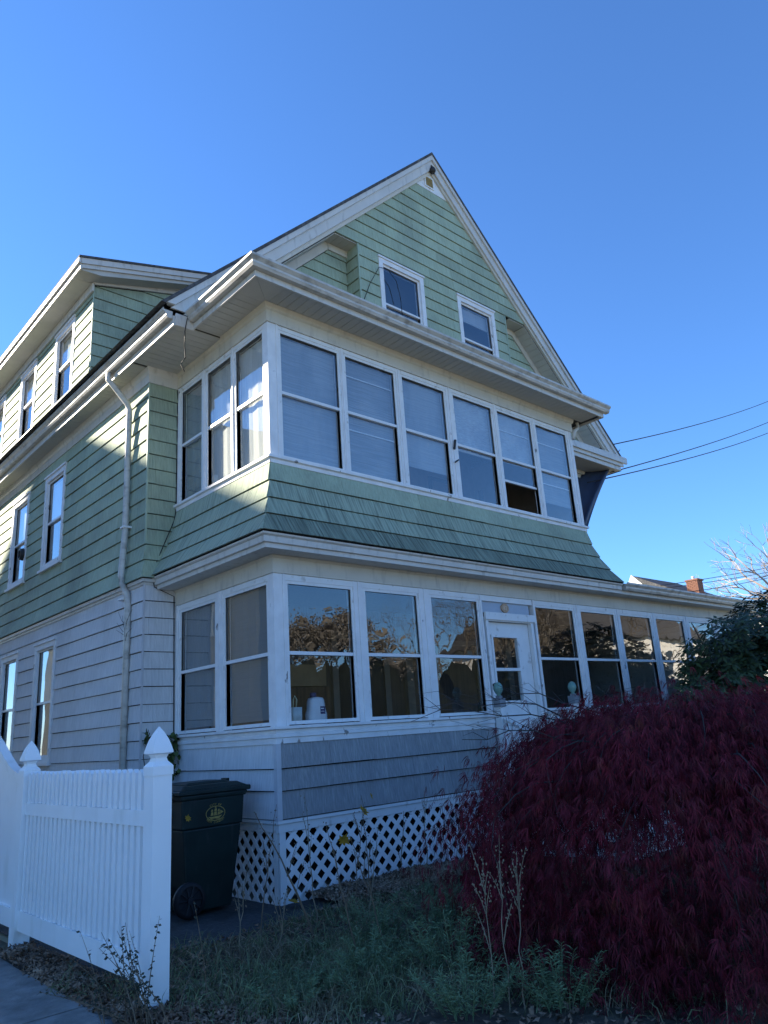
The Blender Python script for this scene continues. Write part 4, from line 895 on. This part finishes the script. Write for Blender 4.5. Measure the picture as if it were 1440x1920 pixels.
# ================================================================== weeping red maple
MC = Vector((1.3, -3.6, 0)); MAPLE = mat('maple_leaf', (.125, .010, .020), .65, .35, 3, island=.6, col2=(.13, .032, .018), mix_scale=4.5, mix_lo=.58, mix_hi=.72, trans=.2, spec=.25)
T = thing('weeping_maple', 'weeping Japanese maple with feathery dark red leaves in front of the porch', 'tree', tuple(MC))
mr = random.Random(21)
mb = MB(); limbs = []
mb.tube([MC + Vector(v) for v in ((0, 0, -.05), (.04, .03, .3), (-.05, .06, .6), (.05, .02, .9), (.0, .05, 1.15))], [.09, .08, .075, .06, .05], 8)
NC = 640; Ppos = []; Pdir = []
for i in range(NC):
    az = 2 * math.pi * (i * .618034 % 1) + mr.uniform(-.1, .1); q = (i + .5) / NC
    Rr = (.3 + 1.55 * math.sqrt(q)) * (mr.uniform(.8, 1.08) if i % 9 else mr.uniform(1.1, 1.24)); zt = 1.48 - .50 * q ** 2.0 + mr.uniform(-.12, .12); zt -= .06 * (1 + math.sin(az * 3)) * q
    ze = max(.04, zt - mr.uniform(.4, 1.35) * (.6 + .6 * q)); ca, sa = math.cos(az), math.sin(az); wig = mr.uniform(-.25, .25); pts = []
    for k in range(13):
        t = k / 12; r = Rr * min(1, t * 1.45) ** .8 if t < .69 else Rr * (1 + .09 * (t - .69)); a2 = az + wig * math.sin(t * 3)
        z = .95 + (zt - .95) * math.sin(min(1, t / .52) * math.pi / 2) if t < .52 else zt + (ze - zt) * ((t - .52) / .48) ** 1.35
        pts.append(MC + Vector((r * math.cos(a2) + mr.uniform(-.015, .015), r * math.sin(a2) + mr.uniform(-.015, .015), z)))
    if i % 4 == 0: mb.tube(pts, [.009 * (1 - k / 13) ** 1.5 + .001 for k in range(13)], 4, cap=False)
    nl = int(mr.uniform(35, 100) * (.45 + .55 * (math.sin(az * 5 + q * 9) > -.6)))
    for j in range(nl):
        t = .34 + .66 * (j + mr.random()) / nl; f = min(t * 12, 11.999); k = int(f); p = pts[k].lerp(pts[k + 1], f - k); d = (pts[k + 1] - pts[k]).normalized()
        Ppos.append(p); Pdir.append((d.x + .4 * ca, d.y + .4 * sa, d.z - .75))
# extra low cascades on the near side
for i in range(260):
    az = mr.uniform(2.5, 5.6); ca, sa = math.cos(az), math.sin(az); r0 = mr.uniform(1.3, 1.75 if az < 3.6 else 2.2); zt = mr.uniform(.35, 1.0) * (1.25 - .25 * r0); pts = [MC + Vector(((r0 + .2 * t) * ca + mr.uniform(-.02, .02), (r0 + .2 * t) * sa + mr.uniform(-.02, .02), max(.04, zt * (1 - t ** 1.3)))) for t in [k / 5 for k in range(6)]]
    for j in range(45):
        f = mr.uniform(0, 4.99); k = int(f); Ppos.append(pts[k].lerp(pts[k + 1], f - k)); Pdir.append((.5 * ca, .5 * sa, -1.0))
# a few bare twigs poking past the crown
for az, L_, z in ((2.4, 2.1, 1.72), (2.1, 2.0, 1.8), (1.7, 1.8, 1.85), (.9, 1.6, 1.8), (2.9, 2.1, 1.55)):
    c, s = math.cos(az), math.sin(az); z -= .12; pts = [MC + Vector((c * L_ * t - s * .1 * math.sin(t * 6 + az * 9), s * L_ * t + c * .1 * math.sin(t * 6 + az * 9), 1.05 + (z - 1.05) * math.sin(t * 1.9) + .03 * math.sin(t * 17 + az * 5))) for t in [i / 9 for i in range(10)]]
    mb.tube(pts, [.008 * (1 - i / 10) + .0012 for i in range(10)], 4, cap=False)
    for i in (4, 5, 5, 6, 6, 7, 7, 8, 8): mb.tube([pts[i], pts[i] + Vector((c * .1 + mr.uniform(-.1, .1), s * .1 + mr.uniform(-.1, .1), mr.uniform(.02, .12))), pts[i] + Vector((c * .22 + mr.uniform(-.1, .1), s * .22 + mr.uniform(-.1, .1), mr.uniform(.0, .14)))], [.003, .002, .0009], 3, cap=False)
mb.obj('branches', mat('maple_bark', (.045, .038, .038), .9, .2), T)
P = np.array(Ppos); D = np.array(Pdir); n = len(P); P += NR.normal(0, .075, (n, 3)); P[:, 2] = np.maximum(P[:, 2], .03)
D += NR.normal(0, .5, (n, 3)); D /= np.linalg.norm(D, axis=1)[:, None]
U = NR.normal(0, 1, (n, 3)); U -= (U * D).sum(1)[:, None] * D; U /= np.linalg.norm(U, axis=1)[:, None]; Wv = np.cross(D, U)
LOB = [(-1.3, .5), (-.85, .75), (-.45, .95), (-.05, 1.0), (.38, .95), (.8, .72), (1.25, .48)]
vs = []; L0 = .03 + .105 * NR.beta(1.6, 2.2, (n, 1))
for a, l in LOB:
    aa = a * NR.uniform(.35, 1.25, (n, 1)) + NR.normal(0, .18, (n, 1)); dr = D * np.cos(aa) + U * np.sin(aa); dr[:, 2] -= .25; sd = np.cross(dr, Wv); sd /= np.linalg.norm(sd, axis=1)[:, None]; L = L0 * l
    w = .0023; mid = P + dr * L * .5 + Wv * L * .06; vs.append(np.stack([P, mid + sd * w, P + dr * L + np.array([0, 0, -.012]), mid - sd * w], 1))
V_ = np.concatenate(vs, 1).reshape(-1, 3); F_ = np.arange(len(V_)).reshape(-1, 4)
fo = npmesh('foliage', V_, F_, MAPLE, T); fo['kind'] = 'stuff'

# ================================================================== rhododendron
RH = thing('rhododendron', 'big dark evergreen shrub with glossy leaves at the right end of the porch', 'shrub', (7.6, -1.9, 0))
RHM = mat('rhodo_leaf', (.034, .052, .018), .5, .25, 4, island=.45, spec=.3, col2=(.05, .07, .02), mix_scale=1.2, mix_lo=.6, mix_hi=.75)
rng = np.random.default_rng(5); C0 = np.array([8.6, -1.75, 1.05]); ax_ = np.array([3.75, 1.3, 2.1]); wh = []
while len(wh) < 7000:
    d = rng.normal(0, 1, 3); d /= np.linalg.norm(d)
    if d[2] < -.55: continue
    lump = .97 + .09 * math.sin(d[0] * 5 + 1) * math.cos(d[1] * 4 + d[2] * 6) + .06 * math.sin(d[2] * 9 + d[0] * 7)
    p = C0 + ax_ * d * lump * rng.uniform(.3, 1.0) ** .45
    if p[1] > -.35 or p[2] < .1: continue
    wh.append((p, d))
vs = []; fs = []; k = 0
for p, d in wh:
    ax0 = d * .7 + np.array([0, 0, .6]) + rng.normal(0, .25, 3); ax0 /= np.linalg.norm(ax0); a = np.cross(ax0, [.3, .2, .9]); a /= np.linalg.norm(a); b = np.cross(ax0, a); nl = rng.integers(6, 10); ph = rng.uniform(0, 6)
    for j in range(nl):
        t = ph + 6.283 * j / nl; o_ = a * math.cos(t) + b * math.sin(t); dr = o_ * .95 + ax0 * rng.uniform(-.45, .35); dr /= np.linalg.norm(dr); L = rng.uniform(.10, .17); s_ = np.cross(dr, ax0); s_ /= np.linalg.norm(s_); w = L * .17; mdl = p + dr * L * .5; dn = -ax0 * w * .35
        vs += [p + dr * .015, mdl + s_ * w + dn, p + dr * L - ax0 * L * .15, mdl - s_ * w + dn, mdl]; fs += [(k, k + 1, k + 4), (k + 1, k + 2, k + 4), (k + 2, k + 3, k + 4), (k + 3, k, k + 4)]; k += 5
fo = npmesh('foliage', vs, fs, RHM, RH); fo['kind'] = 'stuff'
mb = MB()
for i in range(26):
    a = rng.uniform(0, 6.28); p1 = C0 + ax_ * np.array([math.cos(a) * .75, math.sin(a) * .6 - .1, rng.uniform(-.1, .8)]); p0 = np.array([8.3 + rng.normal(0, .3), -1.75 + rng.normal(0, .2), -.02]); mid = (p0 + p1) / 2 + rng.normal(0, .12, 3); mb.tube([p0, mid, p1], [.03, .02, .008], 5, cap=False)
mb.obj('stems', BARK, RH)
# ================================================================== vine behind the bin
VN = thing('wall_vine', 'small green leafy vine climbing the grey wall behind the bin', 'vine', (-.2, 2.05, 0))
VG = mat('vine_leaf', (.05, .075, .02), .6, .2, 5, island=.4); vs = []; fs = []; k = 0
mb = MB(); mb.tube([(-.25, 2.1, 0), (-.3, 2.12, .8), (-.22, 2.08, 1.3), (-.12, 2.05, 1.62)], .008, 5); mb.tube([(-.3, 2.12, .8), (-.42, 2.1, 1.4), (-.36, 2.08, 1.66)], .006, 5); mb.obj('stem', BARK, VN)
for i in range(150):
    p = np.array([rng.normal(-.12, .07), rng.uniform(1.95, 2.12), rng.uniform(1.15, 1.62)]) if i < 128 else np.array([rng.normal(-.36, .03), rng.uniform(2.05, 2.14), rng.uniform(1.5, 1.68)])
    dr = rng.normal(0, 1, 3) + np.array([0, -.6, -.5]); dr /= np.linalg.norm(dr); s_ = np.cross(dr, rng.normal(0, 1, 3)); s_ /= np.linalg.norm(s_); L = rng.uniform(.05, .085); w = L * .42
    vs += [p, p + dr * L * .35 + s_ * w, p + dr * L * .75 + s_ * w * .7, p + dr * L, p + dr * L * .75 - s_ * w * .7, p + dr * L * .35 - s_ * w]; fs.append((k, k + 1, k + 2, k + 3, k + 4, k + 5)); k += 6
fo = npmesh('foliage', vs, fs, VG, VN); fo['kind'] = 'stuff'
mb = MB(); rng2 = random.Random(4)
for i in range(9): a = rng2.uniform(-1.2, 1.2); mb.tube([(-.48, 2.56, 2.75 + i * .03), (-.5, 2.56 + .1 * math.sin(a), 2.8 + i * .03), (-.5 + rng2.uniform(-.03, .02), 2.56 + .3 * math.sin(a), 2.75 + i * .04 + .15 * math.cos(a))], [.004, .003, .002], 3)
mb.obj('dry_twigs', BARK, VN)

# ================================================================== bed, litter, plants
def bed_h(x, y): return .05 * math.exp(-((x - 1.2) ** 2 / 3 + (y + .1) ** 2 / .25)) + .018 * math.sin(x * 3.1 + y) * math.cos(y * 2.7 - x) + .012 * math.sin(x * 7.3) * math.sin(y * 6.1) + .01
mb = MB(); nx, ny = 70, 50; X0, X1, Y0_, Y1_ = -2.2, 9.0, -8.4, -.02; idx = {}
def inbed(x, y):
    if y > -.62 and x < .25: return False
    return x > -2.24 + .15 * math.sin(y * 2.3) - (.35 if y < -1.9 else 0)
for i in range(nx + 1):
    for j in range(ny + 1):
        x, y = X0 - .5 + (X1 - X0 + .5) * i / nx, Y0_ + (Y1_ - Y0_) * j / ny
        if inbed(x, y): idx[i, j] = len(mb.v); mb.v.append((x, y, bed_h(x, y)))
for i in range(nx):
    for j in range(ny):
        q = [(i, j), (i + 1, j), (i + 1, j + 1), (i, j + 1)]
        if all(k in idx for k in q): mb.f.append(tuple(idx[k] for k in q))
o = mb.obj('garden_bed', SOIL, None, True); tag(o, 'weedy garden bed in front of the porch', kind='structure')
LIT = mat('dead_leaf', (.18, .11, .07), .85, .3, 6, island=.55, col2=(.25, .18, .125), mix_scale=1.5)
n = 15000; x = np.concatenate([rng.uniform(-2.5, 3.6, 16000), rng.normal(1.0, .8, 5000), rng.normal(-2.05, .28, 3500), rng.uniform(-2.34, -2.0, 2600)]); y = np.concatenate([-8 + 7.9 * rng.uniform(0, 1, 16000) ** .6, rng.normal(-.38, .2, 5000), rng.normal(-2.2, .75, 3500), rng.uniform(-2.4, .7, 2600)])
ok = np.array([(inbed(a, b) and b < -.05) or (-2.36 < a < -2.0) for a, b in zip(x, y)]) ; x, y = x[ok], y[ok]; n = len(x)
z = np.array([bed_h(a, b) for a, b in zip(x, y)]) + rng.uniform(.004, .03, n); P = np.stack([x, y, z], 1)
a = rng.normal(0, 1, (n, 3)); a[:, 2] *= .45; a /= np.linalg.norm(a, axis=1)[:, None]; b = np.cross(a, rng.normal(0, .35, (n, 3)) + [0, 0, 1]); b /= np.linalg.norm(b, axis=1)[:, None]; c = np.cross(a, b)
s = rng.uniform(.010, .026, (n, 1)); V_ = np.stack([P - a * s, P - b * s * .6 + c * s * .35, P + a * s, P + b * s * .6 + c * s * .35], 1).reshape(-1, 3); V_[:, 2] = np.maximum(V_[:, 2], .004)
q = np.arange(len(V_)).reshape(-1, 4); F_ = np.concatenate([q[:, [0, 1, 2]], q[:, [0, 2, 3]]]); o = npmesh('leaf_litter', V_, F_, LIT); tag(o, 'brown fallen leaves scattered over the bed and path edge', kind='stuff')
# grass and weeds
def blades(name, m, pts, h, w, lean, rng, label=None, parent=None, droop=.4):
    P = np.array(pts); n = len(P); d = rng.normal(0, lean, (n, 3)); d[:, 2] = 1; d /= np.linalg.norm(d, axis=1)[:, None]; L = h * rng.uniform(.4, 1.15, (n, 1)); s = np.cross(d, rng.normal(0, 1, (n, 3))); s /= np.linalg.norm(s, axis=1)[:, None]; w = w * rng.uniform(.6, 1.3, (n, 1))
    m1 = P + d * L * .55; tp = P + d * L + np.stack([d[:, 0], d[:, 1], -np.abs(d[:, 0]) - np.abs(d[:, 1])], 1) * L * droop
    V = np.stack([P - s * w, P + s * w, m1 + s * w * .8, m1 - s * w * .8, tp], 1).reshape(-1, 3); k = np.arange(n)[:, None] * 5
    F = np.concatenate([k + [0, 1, 2], k + [0, 2, 3], k + [3, 2, 4]]); o = npmesh(name, V, F, m, parent); return o
GRS = mat('weed_green', (.15, .18, .085), .7, .25, 4, island=.45, col2=(.22, .18, .11), mix_scale=2.2, mix_lo=.5, mix_hi=.62)
pts = []
while len(pts) < 16000:
    xx, yy = rng.uniform(-2.5, 2.6), -.75 - 6.5 * rng.uniform(0, 1) ** 1.4
    if not inbed(xx, yy): continue
    if math.sin(xx * 2.1 + 1) * math.cos(yy * 1.7) + .5 * math.sin(xx * 5.3 + yy * 4) < rng.uniform(-.9, .9): continue
    if rng.uniform() > .12 + math.exp(-((xx + .35) ** 2 / .9 + (yy + 2.5) ** 2 / 1.1)) + .6 * math.exp(-((xx + 1.5) ** 2 / .25 + (yy + 2.5) ** 2 / .4)): continue
    pts.append((xx, yy, bed_h(xx, yy) - .01))
o = blades('grass', GRS, pts, .19, .0026, .55, rng); tag(o, 'thin weedy grass between the dead leaves', kind='stuff')
STR = mat('straw', (.34, .26, .17), .9, .2, 6, island=.35)
pts = [(rng.normal(1.55, .3), rng.normal(-.5, .16), .05) for _ in range(700)] + [(rng.uniform(-1.7, 1.2), rng.uniform(-2.6, -.75), .02) for _ in range(900)]
o = blades('straw', STR, pts, .22, .0022, 2.2, rng, droop=.6); tag(o, 'pale dead straw lying against the lattice and over the bed', kind='stuff')
# feathery green plants
FEA = mat('feathery_green', (.14, .20, .10), .7, .2, 4, island=.35)
def feathery(cx, cy, h, r, ns, seed, label):
    rg = np.random.default_rng(seed); z0 = bed_h(cx, cy) - .02
    t = thing('feathery_plant', label, 'plant', (cx, cy, z0), 'feathery green plants in the bed'); mb = MB(); LP_ = []; LD = []
    for i in range(ns):
        a, q = rg.uniform(0, 6.283), math.sqrt(rg.uniform(0, 1)); bx, by = cx + r * .5 * q * math.cos(a), cy + r * .5 * q * math.sin(a); hh = h * rg.uniform(.6, 1.05) * (1 - .25 * q); ex, ey = cx + r * q * 1.15 * math.cos(a), cy + r * q * 1.15 * math.sin(a)
        st = [Vector((bx + (ex - bx) * (k / 5) ** 1.4, by + (ey - by) * (k / 5) ** 1.4, z0 + hh * (k / 5) ** .9)) for k in range(6)]; mb.tube(st, [.003, .0028, .0025, .002, .0016, .001], 3, cap=False)
        for j in range(44):
            f = (.18 + .82 * j / 44) * 4.999; k = int(f); p = st[k].lerp(st[k + 1], f - k); LP_.append(p); aa = rg.uniform(0, 6.28); LD.append((math.cos(aa), math.sin(aa), rg.uniform(.25, 1.0)))
    mb.obj('stems', FEA, t); P = np.array(LP_); D = np.array(LD); D /= np.linalg.norm(D, axis=1)[:, None]; L = rg.uniform(.03, .065, (len(P), 1)); s = np.cross(D, rg.normal(0, 1, D.shape)); s /= np.linalg.norm(s, axis=1)[:, None]
    V = np.stack([P, P + D * L * .5 + s * .0022, P + D * L + np.array([0, 0, -.01]), P + D * L * .5 - s * .0022], 1).reshape(-1, 3); fo = npmesh('foliage', V, np.arange(len(V)).reshape(-1, 4), FEA, t); fo['kind'] = 'stuff'
for cx, cy, h, r, ns, sd, lab in [(.05, -2.1, .42, .38, 50, 1, 'feathery green plant at the lower centre, nearest the maple'), (-.35, -1.75, .36, .36, 46, 2, 'feathery green plant just right of the tall dry stalks'), (.45, -1.75, .38, .34, 40, 3, 'feathery green plant below the middle of the lattice'),
    (-.55, -2.75, .40, .34, 46, 4, 'feathery green plant at the bottom under the maple edge'), (-.95, -2.35, .28, .34, 36, 5, 'low feathery plant at the bottom centre'), (-1.05, -3.3, .32, .3, 40, 6, 'feathery green plant at the very bottom, left of the maple'), (-1.5, -2.35, .22, .34, 34, 7, 'low green weed clump just right of the fence post foot'), (-.65, -3.6, .36, .28, 40, 8, 'feathery green plant under the front of the maple')]: feathery(cx, cy, h, r, ns, sd, lab)
# tall dry stalks
DRY = mat('dry_stalk', (.17, .125, .085), .9, .25, 10); DRP = mat('pale_stalk', (.24, .19, .13), .9, .2, 10)
def stalk(x, y, h, lx, ly, m, label, seed, seeds=14, br=3, r=.006):
    rg = random.Random(seed); t = thing('dry_stalk', label, 'weed', (x, y, 0), 'tall dry weed stalks in the bed'); mb = MB(); st = [Vector((x + lx * (k / 8) ** 1.2 + rg.gauss(0, .007), y + ly * (k / 8) ** 1.2 + rg.gauss(0, .007), h * k / 8)) for k in range(9)]
    mb.tube(st, [r * (1 - k / 11) for k in range(9)], 5); hd = MB()
    def bud(p, s): hd.lathe([(0, -s), (s * .6, -s * .3), (s * .5, s * .5), (0, s)], p, 5)
    for b in range(br):
        k = rg.randint(3, 6); a = rg.uniform(0, 6.28); L = rg.uniform(.08, .22); p = [st[k] + Vector((math.cos(a) * L * .45 * u ** 1.3, math.sin(a) * L * .45 * u ** 1.3, L * 1.2 * u)) for u in (0, .5, 1)]; mb.tube(p, [.003, .0025, .0015], 4)
        for q in range(seeds // 3): u = rg.uniform(.4, 1); bud(p[0].lerp(p[2], u) + Vector((rg.gauss(0, .012), rg.gauss(0, .012), 0)), rg.uniform(.004, .008))
    for q in range(seeds): f = rg.uniform(5, 7.99); k = int(f); bud(st[k].lerp(st[k + 1], f - k) + Vector((rg.gauss(0, .015), rg.gauss(0, .015), rg.gauss(0, .01))), rg.uniform(.004, .008))
    mb.obj('stem', m, t)
    if hd.v: hd.obj('seed_heads', m, t)['kind'] = 'stuff'
SL = [(-.62, -1.35, .95, -.32, .3, DRY, 'thick leaning dry stalk in front of the bin and lattice corner'), (-.45, -1.15, 1.05, .0, .1, DRP, 'thin pale stalk rising before the lattice corner post'), (-.95, -1.1, .98, .25, .1, DRY, 'thin dry stalk standing in front of the bin emblem'),
  (-.1, -1.2, .85, .15, .0, DRY, 'dark upright stalk left of the yellow leaf'), (.35, -.9, .95, -.05, .0, DRY, 'dark stalk carrying yellow leaves before the lattice'), (.75, -.85, .75, .12, .0, DRY, 'thin dark stalk before the middle of the lattice'), (1.15, -.8, .9, .1, .05, DRP, 'tall thin stalk reaching the grey siding near the maple'),
  (-.3, -1.6, .75, .35, .2, DRP, 'pale bent stalk crossing the asphalt edge'), (-.75, -2.0, .9, -.15, .1, DRY, 'dark stalk at the lower centre before the litter'), (-.55, -2.1, .8, -.2, .12, DRY, 'dark leaning stalk beside the feathery plant'), (-1.25, -1.3, .5, .05, .0, DRP, 'short pale seed stalk just right of the fence post'), (-1.0, -1.45, .42, .1, .05, DRP, 'short seed stalk between the fence post and the asphalt')]
for i, (x, y, h, lx, ly, m_, lab) in enumerate(SL): stalk(x, y, h, lx, ly, m_, lab, 100 + i, r=.011 if i == 0 else .006)
for i, (dx, lab) in enumerate([(0, 'pale dried goldenrod stem in front of the maple, leftmost of three'), (.07, 'pale dried goldenrod stem in front of the maple, middle of three'), (.14, 'pale dried goldenrod stem in front of the maple, rightmost of three')]): stalk(-.98 + dx, -3.42 - dx * .6, .78 + .1 * (i % 2), .05 + .03 * i, .02, DRP, lab, 200 + i, 26, 5, .004)
# dark weed in front of the fence post
WD = thing('fence_weed', 'straggly dark weed with small leaves at the foot of the fence post', 'weed', (-2.2, -1.95, 0)); mb = MB(); vs = []; fs = []; k = 0; rg = random.Random(9)
for i in range(26):
    bx, by = -2.2 + rg.gauss(0, .13), -1.98 + rg.gauss(0, .1); h = rg.uniform(.25, .62); lx, ly = rg.gauss(-.12, .16), rg.gauss(.05, .15); st = [Vector((bx + lx * t ** 1.5, by + ly * t ** 1.5, h * t)) for t in (0, .25, .5, .75, 1)]; mb.tube(st, [.004, .0035, .003, .002, .001], 4, cap=False)
    for j in range(22):
        f = rg.uniform(1.2, 3.99); q = int(f); p = st[q].lerp(st[q + 1], f - q); dr = Vector((rg.gauss(0, 1), rg.gauss(0, 1), rg.gauss(0, .6))).normalized(); s_ = dr.cross(Vector((rg.gauss(0, 1), rg.gauss(0, 1), 1))).normalized(); L = rg.uniform(.012, .032)
        vs += [p, p + dr * L * .5 + s_ * L * .35, p + dr * L, p + dr * L * .5 - s_ * L * .35]; fs.append((k, k + 1, k + 2, k + 3)); k += 4
mb.obj('stems', DRY, WD); fo = npmesh('foliage', [tuple(v) for v in vs], fs, mat('weed_dark', (.045, .05, .035), .8, .2, 5, island=.4), WD); fo['kind'] = 'stuff'
# yellow leaves
YL = mat('yellow_leaf', (.42, .25, .03), .7, .2, 12, trans=.3)
def maple_leaf(loc, s, rot, label):
    half = [(.10, -.35), (.42, -.42), (.33, -.12), (.85, -.08), (.62, .16), (.80, .52), (.42, .44), (.36, .72), (.17, .60)]
    out = [(0, -.25)] + half + [(0, 1.0)] + [(-x, y) for x, y in half[::-1]]; pts = [(x * s, y * s, .14 * s * abs(x) + .05 * s * math.sin(i * 2.1)) for i, (x, y) in enumerate(out)]; nq = len(pts)
    o = MB().add(pts + [(0, 0, -.1 * s)], [(i, (i + 1) % nq, nq) for i in range(nq)]).obj('yellow_leaf', YL); o.location = loc; o.rotation_euler = rot; tag(o, label, 'leaf', 'yellow leaves by the lattice')
maple_leaf((-.86, .20, .845), .045, (1.4, .3, .2), 'bright yellow leaf caught on the green bin beside the post')
maple_leaf((.32, -.9, .80), .085, (1.0, .2, .4), 'largest yellow leaf hanging on a dark stalk before the lattice')
maple_leaf((.02, -.95, .60), .075, (1.9, .4, -.3), 'yellow leaf hanging low left before the lattice')
maple_leaf((.42, -.9, .92), .05, (1.2, -.5, .9), 'small yellow leaf at the top of the dark stalk')
maple_leaf((.0, -.22, .05), .08, (.3, .1, .4), 'orange-yellow leaf lying at the foot of the lattice')
